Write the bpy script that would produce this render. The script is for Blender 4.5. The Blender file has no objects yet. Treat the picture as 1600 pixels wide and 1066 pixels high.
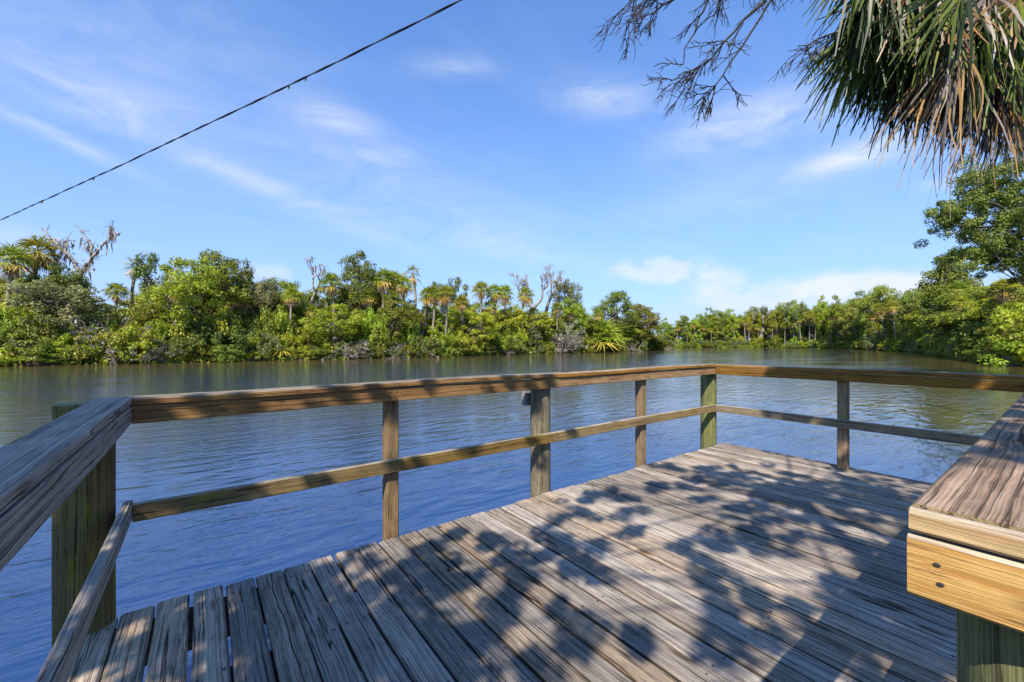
import bpy, math, random
import numpy as np
from mathutils import Vector, Matrix
sc = bpy.context.scene
COL = sc.collection
PI = math.pi

# ------------------------------------------------------------------ measured frame
DECK = 0.80                      # deck surface above the water (water is z = 0)
EYE = DECK + 1.356               # lens height
F = 650.0; CX = 800.0; HOR = 537.0      # focal length, centre and horizon of the photo (pixels)
A0, A1 = 0.80274, 0.59632        # world x = along the river-side railing, y = out over the river

def cw(X, Z, h=0.0):
    """metres right of / ahead of the viewpoint -> world"""
    return Vector((X * A0 + Z * A1, -X * A1 + Z * A0, h))

def at(px, py, Z):
    X = (px - CX) / F * Z
    return cw(X, Z, EYE + (HOR - py) / F * Z)

# ------------------------------------------------------------------ camera
cam = bpy.data.cameras.new('camera'); camo = bpy.data.objects.new('camera', cam); COL.objects.link(camo)
cam.sensor_width = 36; cam.lens = F / 1600 * 36; cam.shift_y = (HOR - 533) / 1600
cam.clip_start = 0.02; cam.clip_end = 6000
camo.location = (0, 0, EYE); camo.rotation_euler = (PI / 2, 0, -math.atan2(A1, A0))
sc.camera = camo

# ------------------------------------------------------------------ sun, sky, exposure
SUNV = Vector((-0.70, -0.54, 1.0)).normalized()       # towards the sun
elev = math.asin(SUNV.z); azim = math.atan2(SUNV.x, SUNV.y)
sun = bpy.data.lights.new('sun', 'SUN'); suno = bpy.data.objects.new('sun', sun); COL.objects.link(suno)
sun.energy = 4.8; sun.angle = math.radians(0.53); sun.color = (1.0, 0.91, 0.77)
suno.rotation_euler = SUNV.to_track_quat('Z', 'Y').to_euler(); suno.location = (0, 0, 60)

world = bpy.data.worlds.new('World'); sc.world = world; world.use_nodes = True; world.cycles.sampling_method = 'NONE'
wn = world.node_tree.nodes; wl = world.node_tree.links
wn.clear()

def N(nodes, typ, **kw):
    n = nodes.new(typ)
    for k, v in kw.items():
        if k.startswith('i_'):
            key = k[2:]
            n.inputs[int(key) if key.isdigit() else key.replace('_', ' ')].default_value = v
        else:
            setattr(n, k, v)
    return n

def build_sky():
    out = N(wn, 'ShaderNodeOutputWorld'); bg = N(wn, 'ShaderNodeBackground'); bg.inputs['Strength'].default_value = 0.105
    sky = N(wn, 'ShaderNodeTexSky', sky_type='NISHITA', sun_disc=False, sun_elevation=elev, sun_rotation=azim,
            altitude=0, air_density=1.0, dust_density=0.5, ozone_density=3.0)
    tc = N(wn, 'ShaderNodeTexCoord')
    nrm = N(wn, 'ShaderNodeVectorMath', operation='NORMALIZE'); wl.new(tc.outputs['Generated'], nrm.inputs[0])
    D = nrm.outputs['Vector']
    sep = N(wn, 'ShaderNodeSeparateXYZ'); wl.new(D, sep.inputs[0])
    def M(op, a, b=None, clamp=False):
        m = N(wn, 'ShaderNodeMath', operation=op); m.use_clamp = clamp
        for i, v in enumerate((a, b)):
            if v is None: continue
            if hasattr(v, 'links') or hasattr(v, 'is_linked'): wl.new(v, m.inputs[i])
            else: m.inputs[i].default_value = v
        return m.outputs[0]
    # cirrus sheet: direction projected on a high plane
    zc = M('MAXIMUM', sep.outputs['Z'], 0.03)
    comb = N(wn, 'ShaderNodeCombineXYZ')
    wl.new(M('DIVIDE', sep.outputs['X'], zc), comb.inputs[0]); wl.new(M('DIVIDE', sep.outputs['Y'], zc), comb.inputs[1])
    mp = N(wn, 'ShaderNodeMapping'); mp.inputs['Rotation'].default_value = (0, 0, 0.45); mp.inputs['Scale'].default_value = (0.45, 1.5, 1)
    wl.new(comb.outputs[0], mp.inputs[0])
    n1 = N(wn, 'ShaderNodeTexNoise', i_Scale=1.1, i_Detail=7.0, i_Roughness=0.6, i_Distortion=0.6); wl.new(mp.outputs[0], n1.inputs['Vector'])
    cir = N(wn, 'ShaderNodeMapRange', i_1=0.50, i_2=0.85, i_3=0.0, i_4=0.12); wl.new(n1.outputs['Fac'], cir.inputs[0])
    # ragged noise over the direction, for the single clouds
    mp2 = N(wn, 'ShaderNodeMapping'); mp2.inputs['Scale'].default_value = (5, 5, 15); wl.new(D, mp2.inputs[0])
    n2 = N(wn, 'ShaderNodeTexNoise', i_Scale=1.0, i_Detail=8.0, i_Roughness=0.62, i_Distortion=0.9); wl.new(mp2.outputs[0], n2.inputs['Vector'])
    rag = N(wn, 'ShaderNodeMapRange', i_1=0.27, i_2=0.62, i_3=0.0, i_4=1.0); wl.new(n2.outputs['Fac'], rag.inputs[0])
    mp3 = N(wn, 'ShaderNodeMapping'); mp3.inputs['Scale'].default_value = (16, 16, 26); wl.new(D, mp3.inputs[0])
    n3 = N(wn, 'ShaderNodeTexNoise', i_Scale=1.0, i_Detail=8.0, i_Roughness=0.55); wl.new(mp3.outputs[0], n3.inputs['Vector'])
    puf = N(wn, 'ShaderNodeMapRange', i_1=0.30, i_2=0.62, i_3=0.0, i_4=1.0); wl.new(n3.outputs['Fac'], puf.inputs[0])
    total = cir.outputs[0]
    blobs = [  # px, py, half width, half height, strength, tilt(deg), puffy
        (705, 103, 62, 14, .50, 3, 0), (530, 190, 75, 22, .55, -8, 0), (600, 240, 60, 14, .50, 2, 0), (945, 152, 75, 26, .55, -10, 0),
        (1180, 188, 150, 34, .75, 4, 0), (1330, 243, 100, 20, .75, 3, 0), (1480, 285, 45, 10, .50, 0, 0),
        (90, 212, 150, 12, .38, -18, 0), (400, 285, 300, 17, .34, -16, 0), (720, 372, 220, 22, .36, -10, 0), (150, 150, 120, 30, .30, -8, 0),
        (1040, 422, 95, 22, .62, -3, 1), (1110, 438, 70, 22, .4, 0, 1), (1200, 462, 150, 30, .45, 0, 1), (1320, 448, 100, 30, .7, 0, 1), (1412, 444, 55, 22, .65, 0, 1), (130, 80, 260, 90, .24, -10, 0), (330, 40, 200, 60, .16, -12, 0), (640, 300, 260, 50, .25, -12, 0), (1180, 300, 260, 60, .22, 6, 0), (1250, 490, 300, 40, .5, 0, 0),
        (420, 425, 40, 16, .40, 0, 1), (10, 372, 60, 22, .45, 0, 0)]
    for (px, py, hw, hh, st, tilt, puffy) in blobs:
        c = at(px, py, 1.0) - Vector((0, 0, EYE)); k = 1.0 / c.length; c = c.normalized()
        eu = Vector((c.y, -c.x, 0)).normalized(); ev = eu.cross(c)
        t = math.radians(tilt); u = eu * math.cos(t) + ev * math.sin(t); v = ev * math.cos(t) - eu * math.sin(t)
        k2 = abs((px - CX) / F); kk = k * (1 - 0.3 * min(k2, 1))
        du = N(wn, 'ShaderNodeVectorMath', operation='DOT_PRODUCT'); wl.new(D, du.inputs[0]); du.inputs[1].default_value = u / (hw / F * kk)
        dv = N(wn, 'ShaderNodeVectorMath', operation='DOT_PRODUCT'); wl.new(D, dv.inputs[0]); dv.inputs[1].default_value = v / (hh / F * k)
        dc = N(wn, 'ShaderNodeVectorMath', operation='DOT_PRODUCT'); wl.new(D, dc.inputs[0]); dc.inputs[1].default_value = c
        r2 = M('ADD', M('MULTIPLY', du.outputs['Value'], du.outputs['Value']), M('MULTIPLY', dv.outputs['Value'], dv.outputs['Value']))
        g = M('POWER', 2.718, M('MULTIPLY', r2, -1.0))
        g = M('MULTIPLY', g, M('GREATER_THAN', dc.outputs['Value'], 0.0))
        if puffy:
            e = N(wn, 'ShaderNodeMapRange', i_1=0.16, i_2=0.80, i_3=0.0, i_4=st); e.interpolation_type = 'SMOOTHSTEP'
            wl.new(M('MULTIPLY', g, M('ADD', M('MULTIPLY', puf.outputs[0], 0.75), 0.42)), e.inputs[0]); g = e.outputs[0]
        else:
            g = M('MULTIPLY', M('MULTIPLY', g, rag.outputs[0]), st)
        total = M('ADD', total, g)
    fade = N(wn, 'ShaderNodeMapRange', i_1=-0.02, i_2=0.03, i_3=0.0, i_4=1.0); wl.new(sep.outputs['Z'], fade.inputs[0])
    total = M('MULTIPLY', M('MINIMUM', total, 0.95), fade.outputs[0])
    hs = N(wn, 'ShaderNodeMix', data_type='RGBA', blend_type='MULTIPLY'); hs.inputs['Factor'].default_value = 1.0
    wl.new(sky.outputs[0], hs.inputs['A']); hs.inputs['B'].default_value = (0.47, 1.00, 1.48, 1)
    hz = M('POWER', 2.718, M('MULTIPLY', M('MAXIMUM', sep.outputs['Z'], 0.0), -3.0))
    hm = N(wn, 'ShaderNodeMix', data_type='RGBA'); wl.new(M('MULTIPLY', hz, 0.92), hm.inputs['Factor']); wl.new(hs.outputs['Result'], hm.inputs['A']); hm.inputs['B'].default_value = (2.85, 3.18, 4.75, 1)
    mix = N(wn, 'ShaderNodeMix', data_type='RGBA'); wl.new(total, mix.inputs['Factor']); wl.new(hm.outputs['Result'], mix.inputs['A'])
    mix.inputs['B'].default_value = (4.4, 4.75, 5.3, 1)
    wl.new(mix.outputs['Result'], bg.inputs[0]); wl.new(bg.outputs[0], out.inputs[0])
build_sky()

sc.view_settings.view_transform = 'Standard'; sc.view_settings.look = 'None'
sc.view_settings.exposure = 0.90; sc.view_settings.gamma = 1.0; sc.view_settings.use_curve_mapping = False
sc.render.engine = 'CYCLES'
sc.cycles.use_denoising = True; sc.cycles.max_bounces = 6; sc.cycles.transparent_max_bounces = 4
sc.cycles.caustics_reflective = False; sc.cycles.caustics_refractive = False

# ------------------------------------------------------------------ helpers
def tag(o, label=None, cat=None, group=None, kind=None):
    if label: o['label'] = label
    if cat: o['category'] = cat
    if group: o['group'] = group
    if kind: o['kind'] = kind
    return o

def empty(name, loc=(0, 0, 0), rz=0.0):
    e = bpy.data.objects.new(name, None); COL.objects.link(e); e.location = loc; e.rotation_euler = (0, 0, rz); return e

def mesh_np(name, V, Q, tint=None, mat=None, smooth=False):
    """all-quad mesh from arrays"""
    V = np.asarray(V, np.float32); Q = np.asarray(Q, np.int32)
    me = bpy.data.meshes.new(name)
    me.vertices.add(len(V)); me.vertices.foreach_set('co', V.ravel())
    me.loops.add(Q.size); me.loops.foreach_set('vertex_index', Q.ravel())
    me.polygons.add(len(Q)); me.polygons.foreach_set('loop_start', np.arange(0, Q.size, 4, dtype=np.int32))
    if smooth: me.polygons.foreach_set('use_smooth', np.ones(len(Q), bool))
    me.update(calc_edges=True)
    if tint is not None:
        a = me.attributes.new('tint', 'FLOAT', 'POINT'); a.data.foreach_set('value', np.asarray(tint, np.float32))
    if mat: me.materials.append(mat)
    return me

def ob(name, me, parent=None, loc=(0, 0, 0), rot=(0, 0, 0)):
    o = bpy.data.objects.new(name, me); COL.objects.link(o); o.parent = parent; o.location = loc; o.rotation_euler = rot; return o

class Bag:
    """collects quads"""
    def __init__(s): s.V = []; s.Q = []; s.T = []; s.n = 0
    def add(s, V, Q, T=0.5):
        V = np.asarray(V, float).reshape(-1, 3); s.V.append(V); s.Q.append(np.asarray(Q, int) + s.n); s.n += len(V)
        s.T.append(np.full(len(V), T) if np.isscalar(T) else np.asarray(T, float))
    def mesh(s, name, mat, smooth=False): return mesh_np(name, np.concatenate(s.V), np.concatenate(s.Q), np.concatenate(s.T), mat, smooth)

def unit(v): return v / (np.linalg.norm(v, axis=-1, keepdims=True) + 1e-9)

def tube(bag, P, R, sides=6, T=0.5):
    P = np.asarray(P, float); R = np.asarray(R, float); n = len(P)
    tg = np.gradient(P, axis=0); tg = unit(tg)
    ref = np.array([0.31, 0.17, 0.93]) if abs(tg[0][2]) < 0.9 else np.array([0.97, 0.2, 0.1])
    u = unit(np.cross(tg, ref)); v = np.cross(tg, u)
    a = np.linspace(0, 2 * PI, sides, endpoint=False)
    V = P[:, None, :] + R[:, None, None] * (np.cos(a)[None, :, None] * u[:, None, :] + np.sin(a)[None, :, None] * v[:, None, :])
    i = np.arange(n - 1)[:, None]; j = np.arange(sides)[None, :]; j2 = (j + 1) % sides
    Q = np.stack([i * sides + j, i * sides + j2, (i + 1) * sides + j2, (i + 1) * sides + j], -1).reshape(-1, 4)
    bag.add(V.reshape(-1, 3), Q, T)

def bend(p, q, rng, wob=0.12, n=6, sag=0.0):
    p = np.asarray(p, float); q = np.asarray(q, float); t = np.linspace(0, 1, n)[:, None]
    L = np.linalg.norm(q - p); o1 = rng.normal(size=3) * wob * L; o2 = rng.normal(size=3) * wob * L * .5
    return p + (q - p) * t + o1 * np.sin(PI * t) + o2 * np.sin(2 * PI * t) - np.array([0, 0, sag]) * (t * t)

def leaves(bag, cen, rad, per, size, rng, squash=0.75, tbase=None, out=0.85):
    """leaf-sized folded quads through clumps (cen: k x 3, rad: k)"""
    cen = np.asarray(cen, float); rad = np.asarray(rad, float); k = len(cen)
    idx = np.repeat(np.arange(k), per) if np.isscalar(per) else np.repeat(np.arange(k), per)
    n = len(idx)
    d = unit(rng.normal(size=(n, 3))); r = rad[idx] * (0.35 + 0.65 * rng.random(n) ** 0.6)
    off = d * r[:, None]; off[:, 2] *= squash
    c = cen[idx] + off
    nm = unit(d * out + rng.normal(size=(n, 3)) * 0.42 + np.array([0, 0, 0.45]))
    t = unit(np.cross(nm, rng.normal(size=(n, 3)))); b = np.cross(nm, t)
    L = size * (0.6 + 0.8 * rng.random(n))[:, None]; W = L * (0.42 + 0.25 * rng.random(n))[:, None]
    V = np.stack([c - t * L * .5, c + b * W * .5 + nm * L * .12, c + t * L * .5 - nm * L * .1, c - b * W * .5 + nm * L * .12], 1).reshape(-1, 3)
    Q = np.arange(4 * n).reshape(-1, 4)
    tb = rng.random(k)[idx] if tbase is None else np.asarray(tbase)[idx]
    T = np.clip(0.5 * tb + 0.5 * rng.random(n), 0, 1)
    bag.add(V, Q, np.repeat(T, 4))

# ------------------------------------------------------------------ materials
def mat(name):
    m = bpy.data.materials.new(name); m.use_nodes = True; nt = m.node_tree; nt.nodes.clear()
    return m, nt.nodes, nt.links

def ramp(nodes, stops):
    r = N(nodes, 'ShaderNodeValToRGB'); el = r.color_ramp.elements
    while len(el) < len(stops): el.new(0.5)
    for e, (p, c) in zip(el, stops): e.position = p; e.color = (*c, 1)
    return r

def leaf_mat(name, cols, trans=0.35, rough=0.45, hue=0.05):
    m, n, l = mat(name)
    out = N(n, 'ShaderNodeOutputMaterial'); at_ = N(n, 'ShaderNodeAttribute', attribute_name='tint')
    r = ramp(n, [(i / (len(cols) - 1), c) for i, c in enumerate(cols)]); l.new(at_.outputs['Fac'], r.inputs[0])
    oi = N(n, 'ShaderNodeObjectInfo')
    mr = N(n, 'ShaderNodeMapRange', i_3=0.5 - hue * .75, i_4=0.5 + hue * .35); l.new(oi.outputs['Random'], mr.inputs[0])
    mv = N(n, 'ShaderNodeMath', operation='MULTIPLY', i_1=7.31); l.new(oi.outputs['Random'], mv.inputs[0])
    fr = N(n, 'ShaderNodeMath', operation='FRACT'); l.new(mv.outputs[0], fr.inputs[0])
    mvv = N(n, 'ShaderNodeMapRange', i_3=0.98, i_4=1.48); l.new(fr.outputs[0], mvv.inputs[0])
    hs = N(n, 'ShaderNodeHueSaturation'); l.new(mr.outputs[0], hs.inputs['Hue']); l.new(mvv.outputs[0], hs.inputs['Value']); l.new(r.outputs[0], hs.inputs['Color'])
    p = N(n, 'ShaderNodeBsdfPrincipled'); p.inputs['Roughness'].default_value = rough; p.inputs['Specular IOR Level'].default_value = 0.35
    l.new(hs.outputs[0], p.inputs['Base Color'])
    tr = N(n, 'ShaderNodeBsdfTranslucent'); l.new(hs.outputs[0], tr.inputs[0])
    mx = N(n, 'ShaderNodeMixShader', i_0=trans); l.new(p.outputs[0], mx.inputs[1]); l.new(tr.outputs[0], mx.inputs[2]); l.new(mx.outputs[0], out.inputs[0])
    return m

def bark_mat(name, c1, c2, scale=6.0):
    m, n, l = mat(name)
    out = N(n, 'ShaderNodeOutputMaterial'); tc = N(n, 'ShaderNodeTexCoord')
    mp = N(n, 'ShaderNodeMapping'); mp.inputs['Scale'].default_value = (scale, scale, scale * .35); l.new(tc.outputs['Object'], mp.inputs[0])
    nz = N(n, 'ShaderNodeTexNoise', i_Scale=1.0, i_Detail=6.0, i_Roughness=0.65); l.new(mp.outputs[0], nz.inputs['Vector'])
    r = ramp(n, [(0.3, c1), (0.7, c2)]); l.new(nz.outputs['Fac'], r.inputs[0])
    p = N(n, 'ShaderNodeBsdfPrincipled'); p.inputs['Roughness'].default_value = 0.9; l.new(r.outputs[0], p.inputs['Base Color'])
    bp = N(n, 'ShaderNodeBump', i_Strength=0.6, i_Distance=0.03); l.new(nz.outputs['Fac'], bp.inputs['Height']); l.new(bp.outputs[0], p.inputs['Normal'])
    l.new(p.outputs[0], out.inputs[0]); return m

def wood_mat(name, top, side, vary=0.25, moss=0.0, crack=1.0, split=0.0):
    """grain runs along local X; 'top' = (dark, light) of the sun-bleached upper faces, 'side' = of the others"""
    m, n, l = mat(name)
    out = N(n, 'ShaderNodeOutputMaterial'); tc = N(n, 'ShaderNodeTexCoord'); oi = N(n, 'ShaderNodeObjectInfo')
    sc_ = N(n, 'ShaderNodeVectorMath', operation='SCALE'); sc_.inputs[0].default_value = (37.0, 11.0, 23.0); l.new(oi.outputs['Random'], sc_.inputs['Scale'])
    ad = N(n, 'ShaderNodeVectorMath', operation='ADD'); l.new(tc.outputs['Object'], ad.inputs[0]); l.new(sc_.outputs[0], ad.inputs[1])
    # low-frequency wander so that the grain is not ruler straight
    mw = N(n, 'ShaderNodeMapping'); mw.inputs['Scale'].default_value = (2.2, 9, 9); l.new(ad.outputs[0], mw.inputs[0])
    nw = N(n, 'ShaderNodeTexNoise', i_Scale=1.0, i_Detail=2.0); l.new(mw.outputs[0], nw.inputs['Vector'])
    ws = N(n, 'ShaderNodeVectorMath', operation='SCALE'); ws.inputs['Scale'].default_value = 0.030; l.new(nw.outputs['Color'], ws.inputs[0])
    a2 = N(n, 'ShaderNodeVectorMath', operation='ADD'); l.new(ad.outputs[0], a2.inputs[0]); l.new(ws.outputs[0], a2.inputs[1])
    def noise(s, detail=5.0, rough=0.6):
        mp = N(n, 'ShaderNodeMapping'); mp.inputs['Scale'].default_value = s; l.new(a2.outputs[0], mp.inputs[0])
        z = N(n, 'ShaderNodeTexNoise', i_Scale=1.0, i_Detail=detail, i_Roughness=rough); l.new(mp.outputs[0], z.inputs['Vector']); return z.outputs['Fac']
    g1 = noise((1.0, 210, 210), 6.0, 0.7); g2 = noise((0.45, 60, 60), 5.0, 0.65); g3 = noise((5, 9, 9), 4.0, 0.7); g4 = noise((0.8, 100, 100), 4.0)
    def M(op, a, b=None):
        x = N(n, 'ShaderNodeMath', operation=op)
        for i, v in enumerate((a, b)):
            if v is None: continue
            if isinstance(v, (int, float)): x.inputs[i].default_value = v
            else: l.new(v, x.inputs[i])
        return x.outputs[0]
    gsum = M('ADD', M('MULTIPLY', g1, 0.50), M('ADD', M('MULTIPLY', g2, 0.30), M('MULTIPLY', g3, 0.20)))
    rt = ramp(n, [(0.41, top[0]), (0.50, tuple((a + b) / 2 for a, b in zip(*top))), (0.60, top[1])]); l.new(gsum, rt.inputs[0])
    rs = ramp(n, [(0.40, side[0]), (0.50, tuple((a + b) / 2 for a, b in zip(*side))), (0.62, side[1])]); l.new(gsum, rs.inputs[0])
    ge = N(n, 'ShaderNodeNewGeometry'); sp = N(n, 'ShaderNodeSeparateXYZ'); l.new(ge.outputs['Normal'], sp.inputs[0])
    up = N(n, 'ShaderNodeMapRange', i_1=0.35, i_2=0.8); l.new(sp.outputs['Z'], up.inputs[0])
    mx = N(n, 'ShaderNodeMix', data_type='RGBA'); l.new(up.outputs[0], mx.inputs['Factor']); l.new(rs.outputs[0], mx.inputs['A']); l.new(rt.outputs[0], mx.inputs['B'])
    # knots
    mk = N(n, 'ShaderNodeMapping'); mk.inputs['Scale'].default_value = (1.5, 5.5, 5.5); l.new(a2.outputs[0], mk.inputs[0])
    vk = N(n, 'ShaderNodeTexVoronoi', i_Scale=1.0); l.new(mk.outputs[0], vk.inputs['Vector'])
    kn = N(n, 'ShaderNodeMapRange', i_1=0.13, i_2=0.05, i_3=0.0, i_4=0.85); l.new(vk.outputs['Distance'], kn.inputs[0])
    ck = N(n, 'ShaderNodeMix', data_type='RGBA'); ck.inputs['B'].default_value = (0.075, 0.042, 0.022, 1); l.new(kn.outputs[0], ck.inputs['Factor']); l.new(mx.outputs['Result'], ck.inputs['A']); mx = ck
    # cracks
    cr = N(n, 'ShaderNodeMapRange', i_1=0.405, i_2=0.35, i_3=0.0, i_4=crack); l.new(g4, cr.inputs[0])
    if split:   # long meandering splits along the board
        gl = noise((0.22, 13, 13), 2.0, 0.4); ab = M('ABSOLUTE', M('SUBTRACT', gl, 0.5)); gk = noise((0.9, 5, 5), 2.0)
        sl = N(n, 'ShaderNodeMapRange', i_1=0.011, i_2=0.004, i_3=0.0, i_4=split); l.new(ab, sl.inputs[0])
        sk = N(n, 'ShaderNodeMapRange', i_1=0.42, i_2=0.52); l.new(gk, sk.inputs[0])
        cr2 = M('MAXIMUM', cr.outputs[0], M('MULTIPLY', sl.outputs[0], sk.outputs[0]))
    else: cr2 = cr.outputs[0]
    c2 = N(n, 'ShaderNodeMix', data_type='RGBA'); c2.inputs['B'].default_value = (0.030, 0.023, 0.018, 1)
    l.new(cr2, c2.inputs['Factor']); l.new(mx.outputs['Result'], c2.inputs['A'])
    col = c2.outputs['Result']
    if moss:
        gm = noise((3, 14, 14), 5.0, 0.65); mm = N(n, 'ShaderNodeMapRange', i_1=0.56, i_2=0.70, i_3=0.0, i_4=moss); l.new(gm, mm.inputs[0])
        c3 = N(n, 'ShaderNodeMix', data_type='RGBA'); c3.inputs['B'].default_value = (0.22, 0.20, 0.035, 1); l.new(mm.outputs[0], c3.inputs['Factor']); l.new(col, c3.inputs['A']); col = c3.outputs['Result']
    # board-to-board variation, warmer or greyer
    hv = N(n, 'ShaderNodeMapRange', i_3=1 - vary, i_4=1 + vary); l.new(oi.outputs['Random'], hv.inputs[0])
    fr = N(n, 'ShaderNodeMath', operation='FRACT'); mu = M('MULTIPLY', oi.outputs['Random'], 13.7); l.new(mu, fr.inputs[0])
    sv = N(n, 'ShaderNodeMapRange', i_3=0.7, i_4=1.35); l.new(fr.outputs[0], sv.inputs[0])
    hs = N(n, 'ShaderNodeHueSaturation'); l.new(hv.outputs[0], hs.inputs['Value']); l.new(sv.outputs[0], hs.inputs['Saturation']); l.new(col, hs.inputs['Color'])
    p = N(n, 'ShaderNodeBsdfPrincipled'); p.inputs['Roughness'].default_value = 0.85; p.inputs['Specular IOR Level'].default_value = 0.10
    l.new(hs.outputs[0], p.inputs['Base Color'])
    hgt = M('SUBTRACT', gsum, M('MULTIPLY', cr2, 0.6))
    bp = N(n, 'ShaderNodeBump', i_Strength=0.9, i_Distance=0.006); l.new(hgt, bp.inputs['Height']); l.new(bp.outputs[0], p.inputs['Normal'])
    l.new(p.outputs[0], out.inputs[0]); return m

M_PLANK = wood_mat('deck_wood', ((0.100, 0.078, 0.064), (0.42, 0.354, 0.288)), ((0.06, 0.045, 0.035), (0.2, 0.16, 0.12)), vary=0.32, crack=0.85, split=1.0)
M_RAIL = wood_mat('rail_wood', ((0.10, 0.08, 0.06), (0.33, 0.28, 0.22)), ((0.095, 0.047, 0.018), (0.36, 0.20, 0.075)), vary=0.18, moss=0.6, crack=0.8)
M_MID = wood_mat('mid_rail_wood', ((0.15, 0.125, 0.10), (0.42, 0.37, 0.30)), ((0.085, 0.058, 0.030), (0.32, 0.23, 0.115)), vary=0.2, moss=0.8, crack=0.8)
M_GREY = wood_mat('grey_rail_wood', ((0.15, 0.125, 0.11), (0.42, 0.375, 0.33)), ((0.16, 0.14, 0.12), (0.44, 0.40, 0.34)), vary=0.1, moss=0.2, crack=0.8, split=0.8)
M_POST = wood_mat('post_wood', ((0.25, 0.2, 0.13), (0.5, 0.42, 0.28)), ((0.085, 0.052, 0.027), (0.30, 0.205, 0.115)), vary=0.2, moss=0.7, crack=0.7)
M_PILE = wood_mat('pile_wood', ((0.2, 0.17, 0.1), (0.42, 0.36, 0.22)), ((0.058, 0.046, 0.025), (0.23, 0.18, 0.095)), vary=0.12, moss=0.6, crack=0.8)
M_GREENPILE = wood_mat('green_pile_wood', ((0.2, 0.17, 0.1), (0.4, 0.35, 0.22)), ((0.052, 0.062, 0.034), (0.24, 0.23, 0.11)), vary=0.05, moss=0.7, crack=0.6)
M_JOIST = wood_mat('joist_wood', ((0.1, 0.08, 0.06), (0.2, 0.17, 0.13)), ((0.09, 0.07, 0.05), (0.2, 0.16, 0.11)))
M_LEAF_OAK = leaf_mat('oak_leaf', [(0.090, 0.125, 0.014), (0.175, 0.220, 0.024), (0.275, 0.310, 0.055)], trans=0.4)
M_LEAF_BRIGHT = leaf_mat('bright_leaf', [(0.150, 0.205, 0.014), (0.265, 0.33, 0.024), (0.37, 0.41, 0.055)], trans=0.45)
M_LEAF_DARK = leaf_mat('dark_leaf', [(0.060, 0.086, 0.016), (0.118, 0.160, 0.028), (0.195, 0.235, 0.055)], trans=0.4)
M_LEAF_BIG = leaf_mat('live_oak_leaf', [(0.085, 0.125, 0.020), (0.17, 0.225, 0.035), (0.28, 0.325, 0.075)], trans=0.42, hue=0.0)
M_LEAF_GREY = leaf_mat('grey_leaf', [(0.085, 0.112, 0.038), (0.17, 0.20, 0.070), (0.26, 0.285, 0.125)], trans=0.4)
M_PALM = leaf_mat('palm_leaf', [(0.12, 0.16, 0.015), (0.24, 0.28, 0.026), (0.38, 0.38, 0.055)], trans=0.42)
M_PALMY = leaf_mat('palm_leaf_yellowing', [(0.22, 0.19, 0.02), (0.42, 0.33, 0.05), (0.54, 0.38, 0.11)], trans=0.3)
M_PALMDEAD = leaf_mat('palm_leaf_dead', [(0.26, 0.155, 0.075), (0.45, 0.30, 0.17), (0.60, 0.46, 0.31)], trans=0.2, hue=0.015)
M_MOSS = leaf_mat('hanging_moss', [(0.12, 0.11, 0.095), (0.20, 0.185, 0.16), (0.28, 0.26, 0.23)], trans=0.25, hue=0.01)
M_BARK = bark_mat('oak_bark', (0.07, 0.06, 0.05), (0.22, 0.19, 0.16))
M_PALMBARK = bark_mat('palm_bark', (0.11, 0.09, 0.07), (0.30, 0.255, 0.20))
M_DEADWOOD = bark_mat('dead_wood', (0.13, 0.11, 0.095), (0.36, 0.32, 0.28))
M_BRUSH = bark_mat('dry_branches', (0.10, 0.085, 0.07), (0.30, 0.27, 0.235))
M_TWIG = bark_mat('bare_twig', (0.012, 0.010, 0.009), (0.05, 0.042, 0.037), 20)

def simple(name, c, rough=0.6, metal=0.0):
    m, n, l = mat(name); out = N(n, 'ShaderNodeOutputMaterial'); p = N(n, 'ShaderNodeBsdfPrincipled')
    nz = N(n, 'ShaderNodeTexNoise', i_Scale=40.0, i_Detail=4.0); r = ramp(n, [(0.3, tuple(x * .75 for x in c)), (0.7, tuple(x * 1.2 for x in c))])
    l.new(nz.outputs['Fac'], r.inputs[0]); l.new(r.outputs[0], p.inputs['Base Color'])
    p.inputs['Roughness'].default_value = rough; p.inputs['Metallic'].default_value = metal; l.new(p.outputs[0], out.inputs[0]); return m
M_SCREW = simple('screw_steel', (0.05, 0.045, 0.042), 0.6, 0.3)
M_CABLE = simple('cable_black', (0.012, 0.012, 0.014), 0.5)
M_GREYBOX = simple('grey_board', (0.20, 0.20, 0.21), 0.7)
M_STONE = bark_mat('grey_stone', (0.16, 0.155, 0.15), (0.36, 0.35, 0.34), 3)

# ------------------------------------------------------------------ river banks, ground, water
# left bank waterline: photo x -> metres ahead
LB = [(-500, 33), (-200, 36), (0, 39), (125, 42), (250, 45), (375, 50), (500, 56), (600, 61), (700, 67), (775, 77), (850, 88), (925, 100), (1000, 117), (1038, 138)]
FBk = [(1038, 225), (1120, 222), (1200, 205), (1270, 182), (1340, 150), (1395, 124), (1444, 100), (1480, 78), (1517, 60), (1558, 47), (1600, 39), (1680, 32)]
def bankZ(px, tab):
    return float(np.interp(px, [a for a, b in tab], [b for a, b in tab]))
def pt(px, Z): return ((px - CX) / F * Z, Z)
river = [(-340, 10), (-140, 28)] + [pt(*p) for p in LB] + [(66, 168), (80, 205)] + [pt(*p) for p in FBk] + \
        [(36, 21), (26, 11), (16, 3), (9, -2.5), (3, -5), (-6, -6.5), (-20, -9), (-70, -24), (-340, -90)]
river = np.array([(lambda w: (w.x, w.y))(cw(*p)) for p in river])

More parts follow.
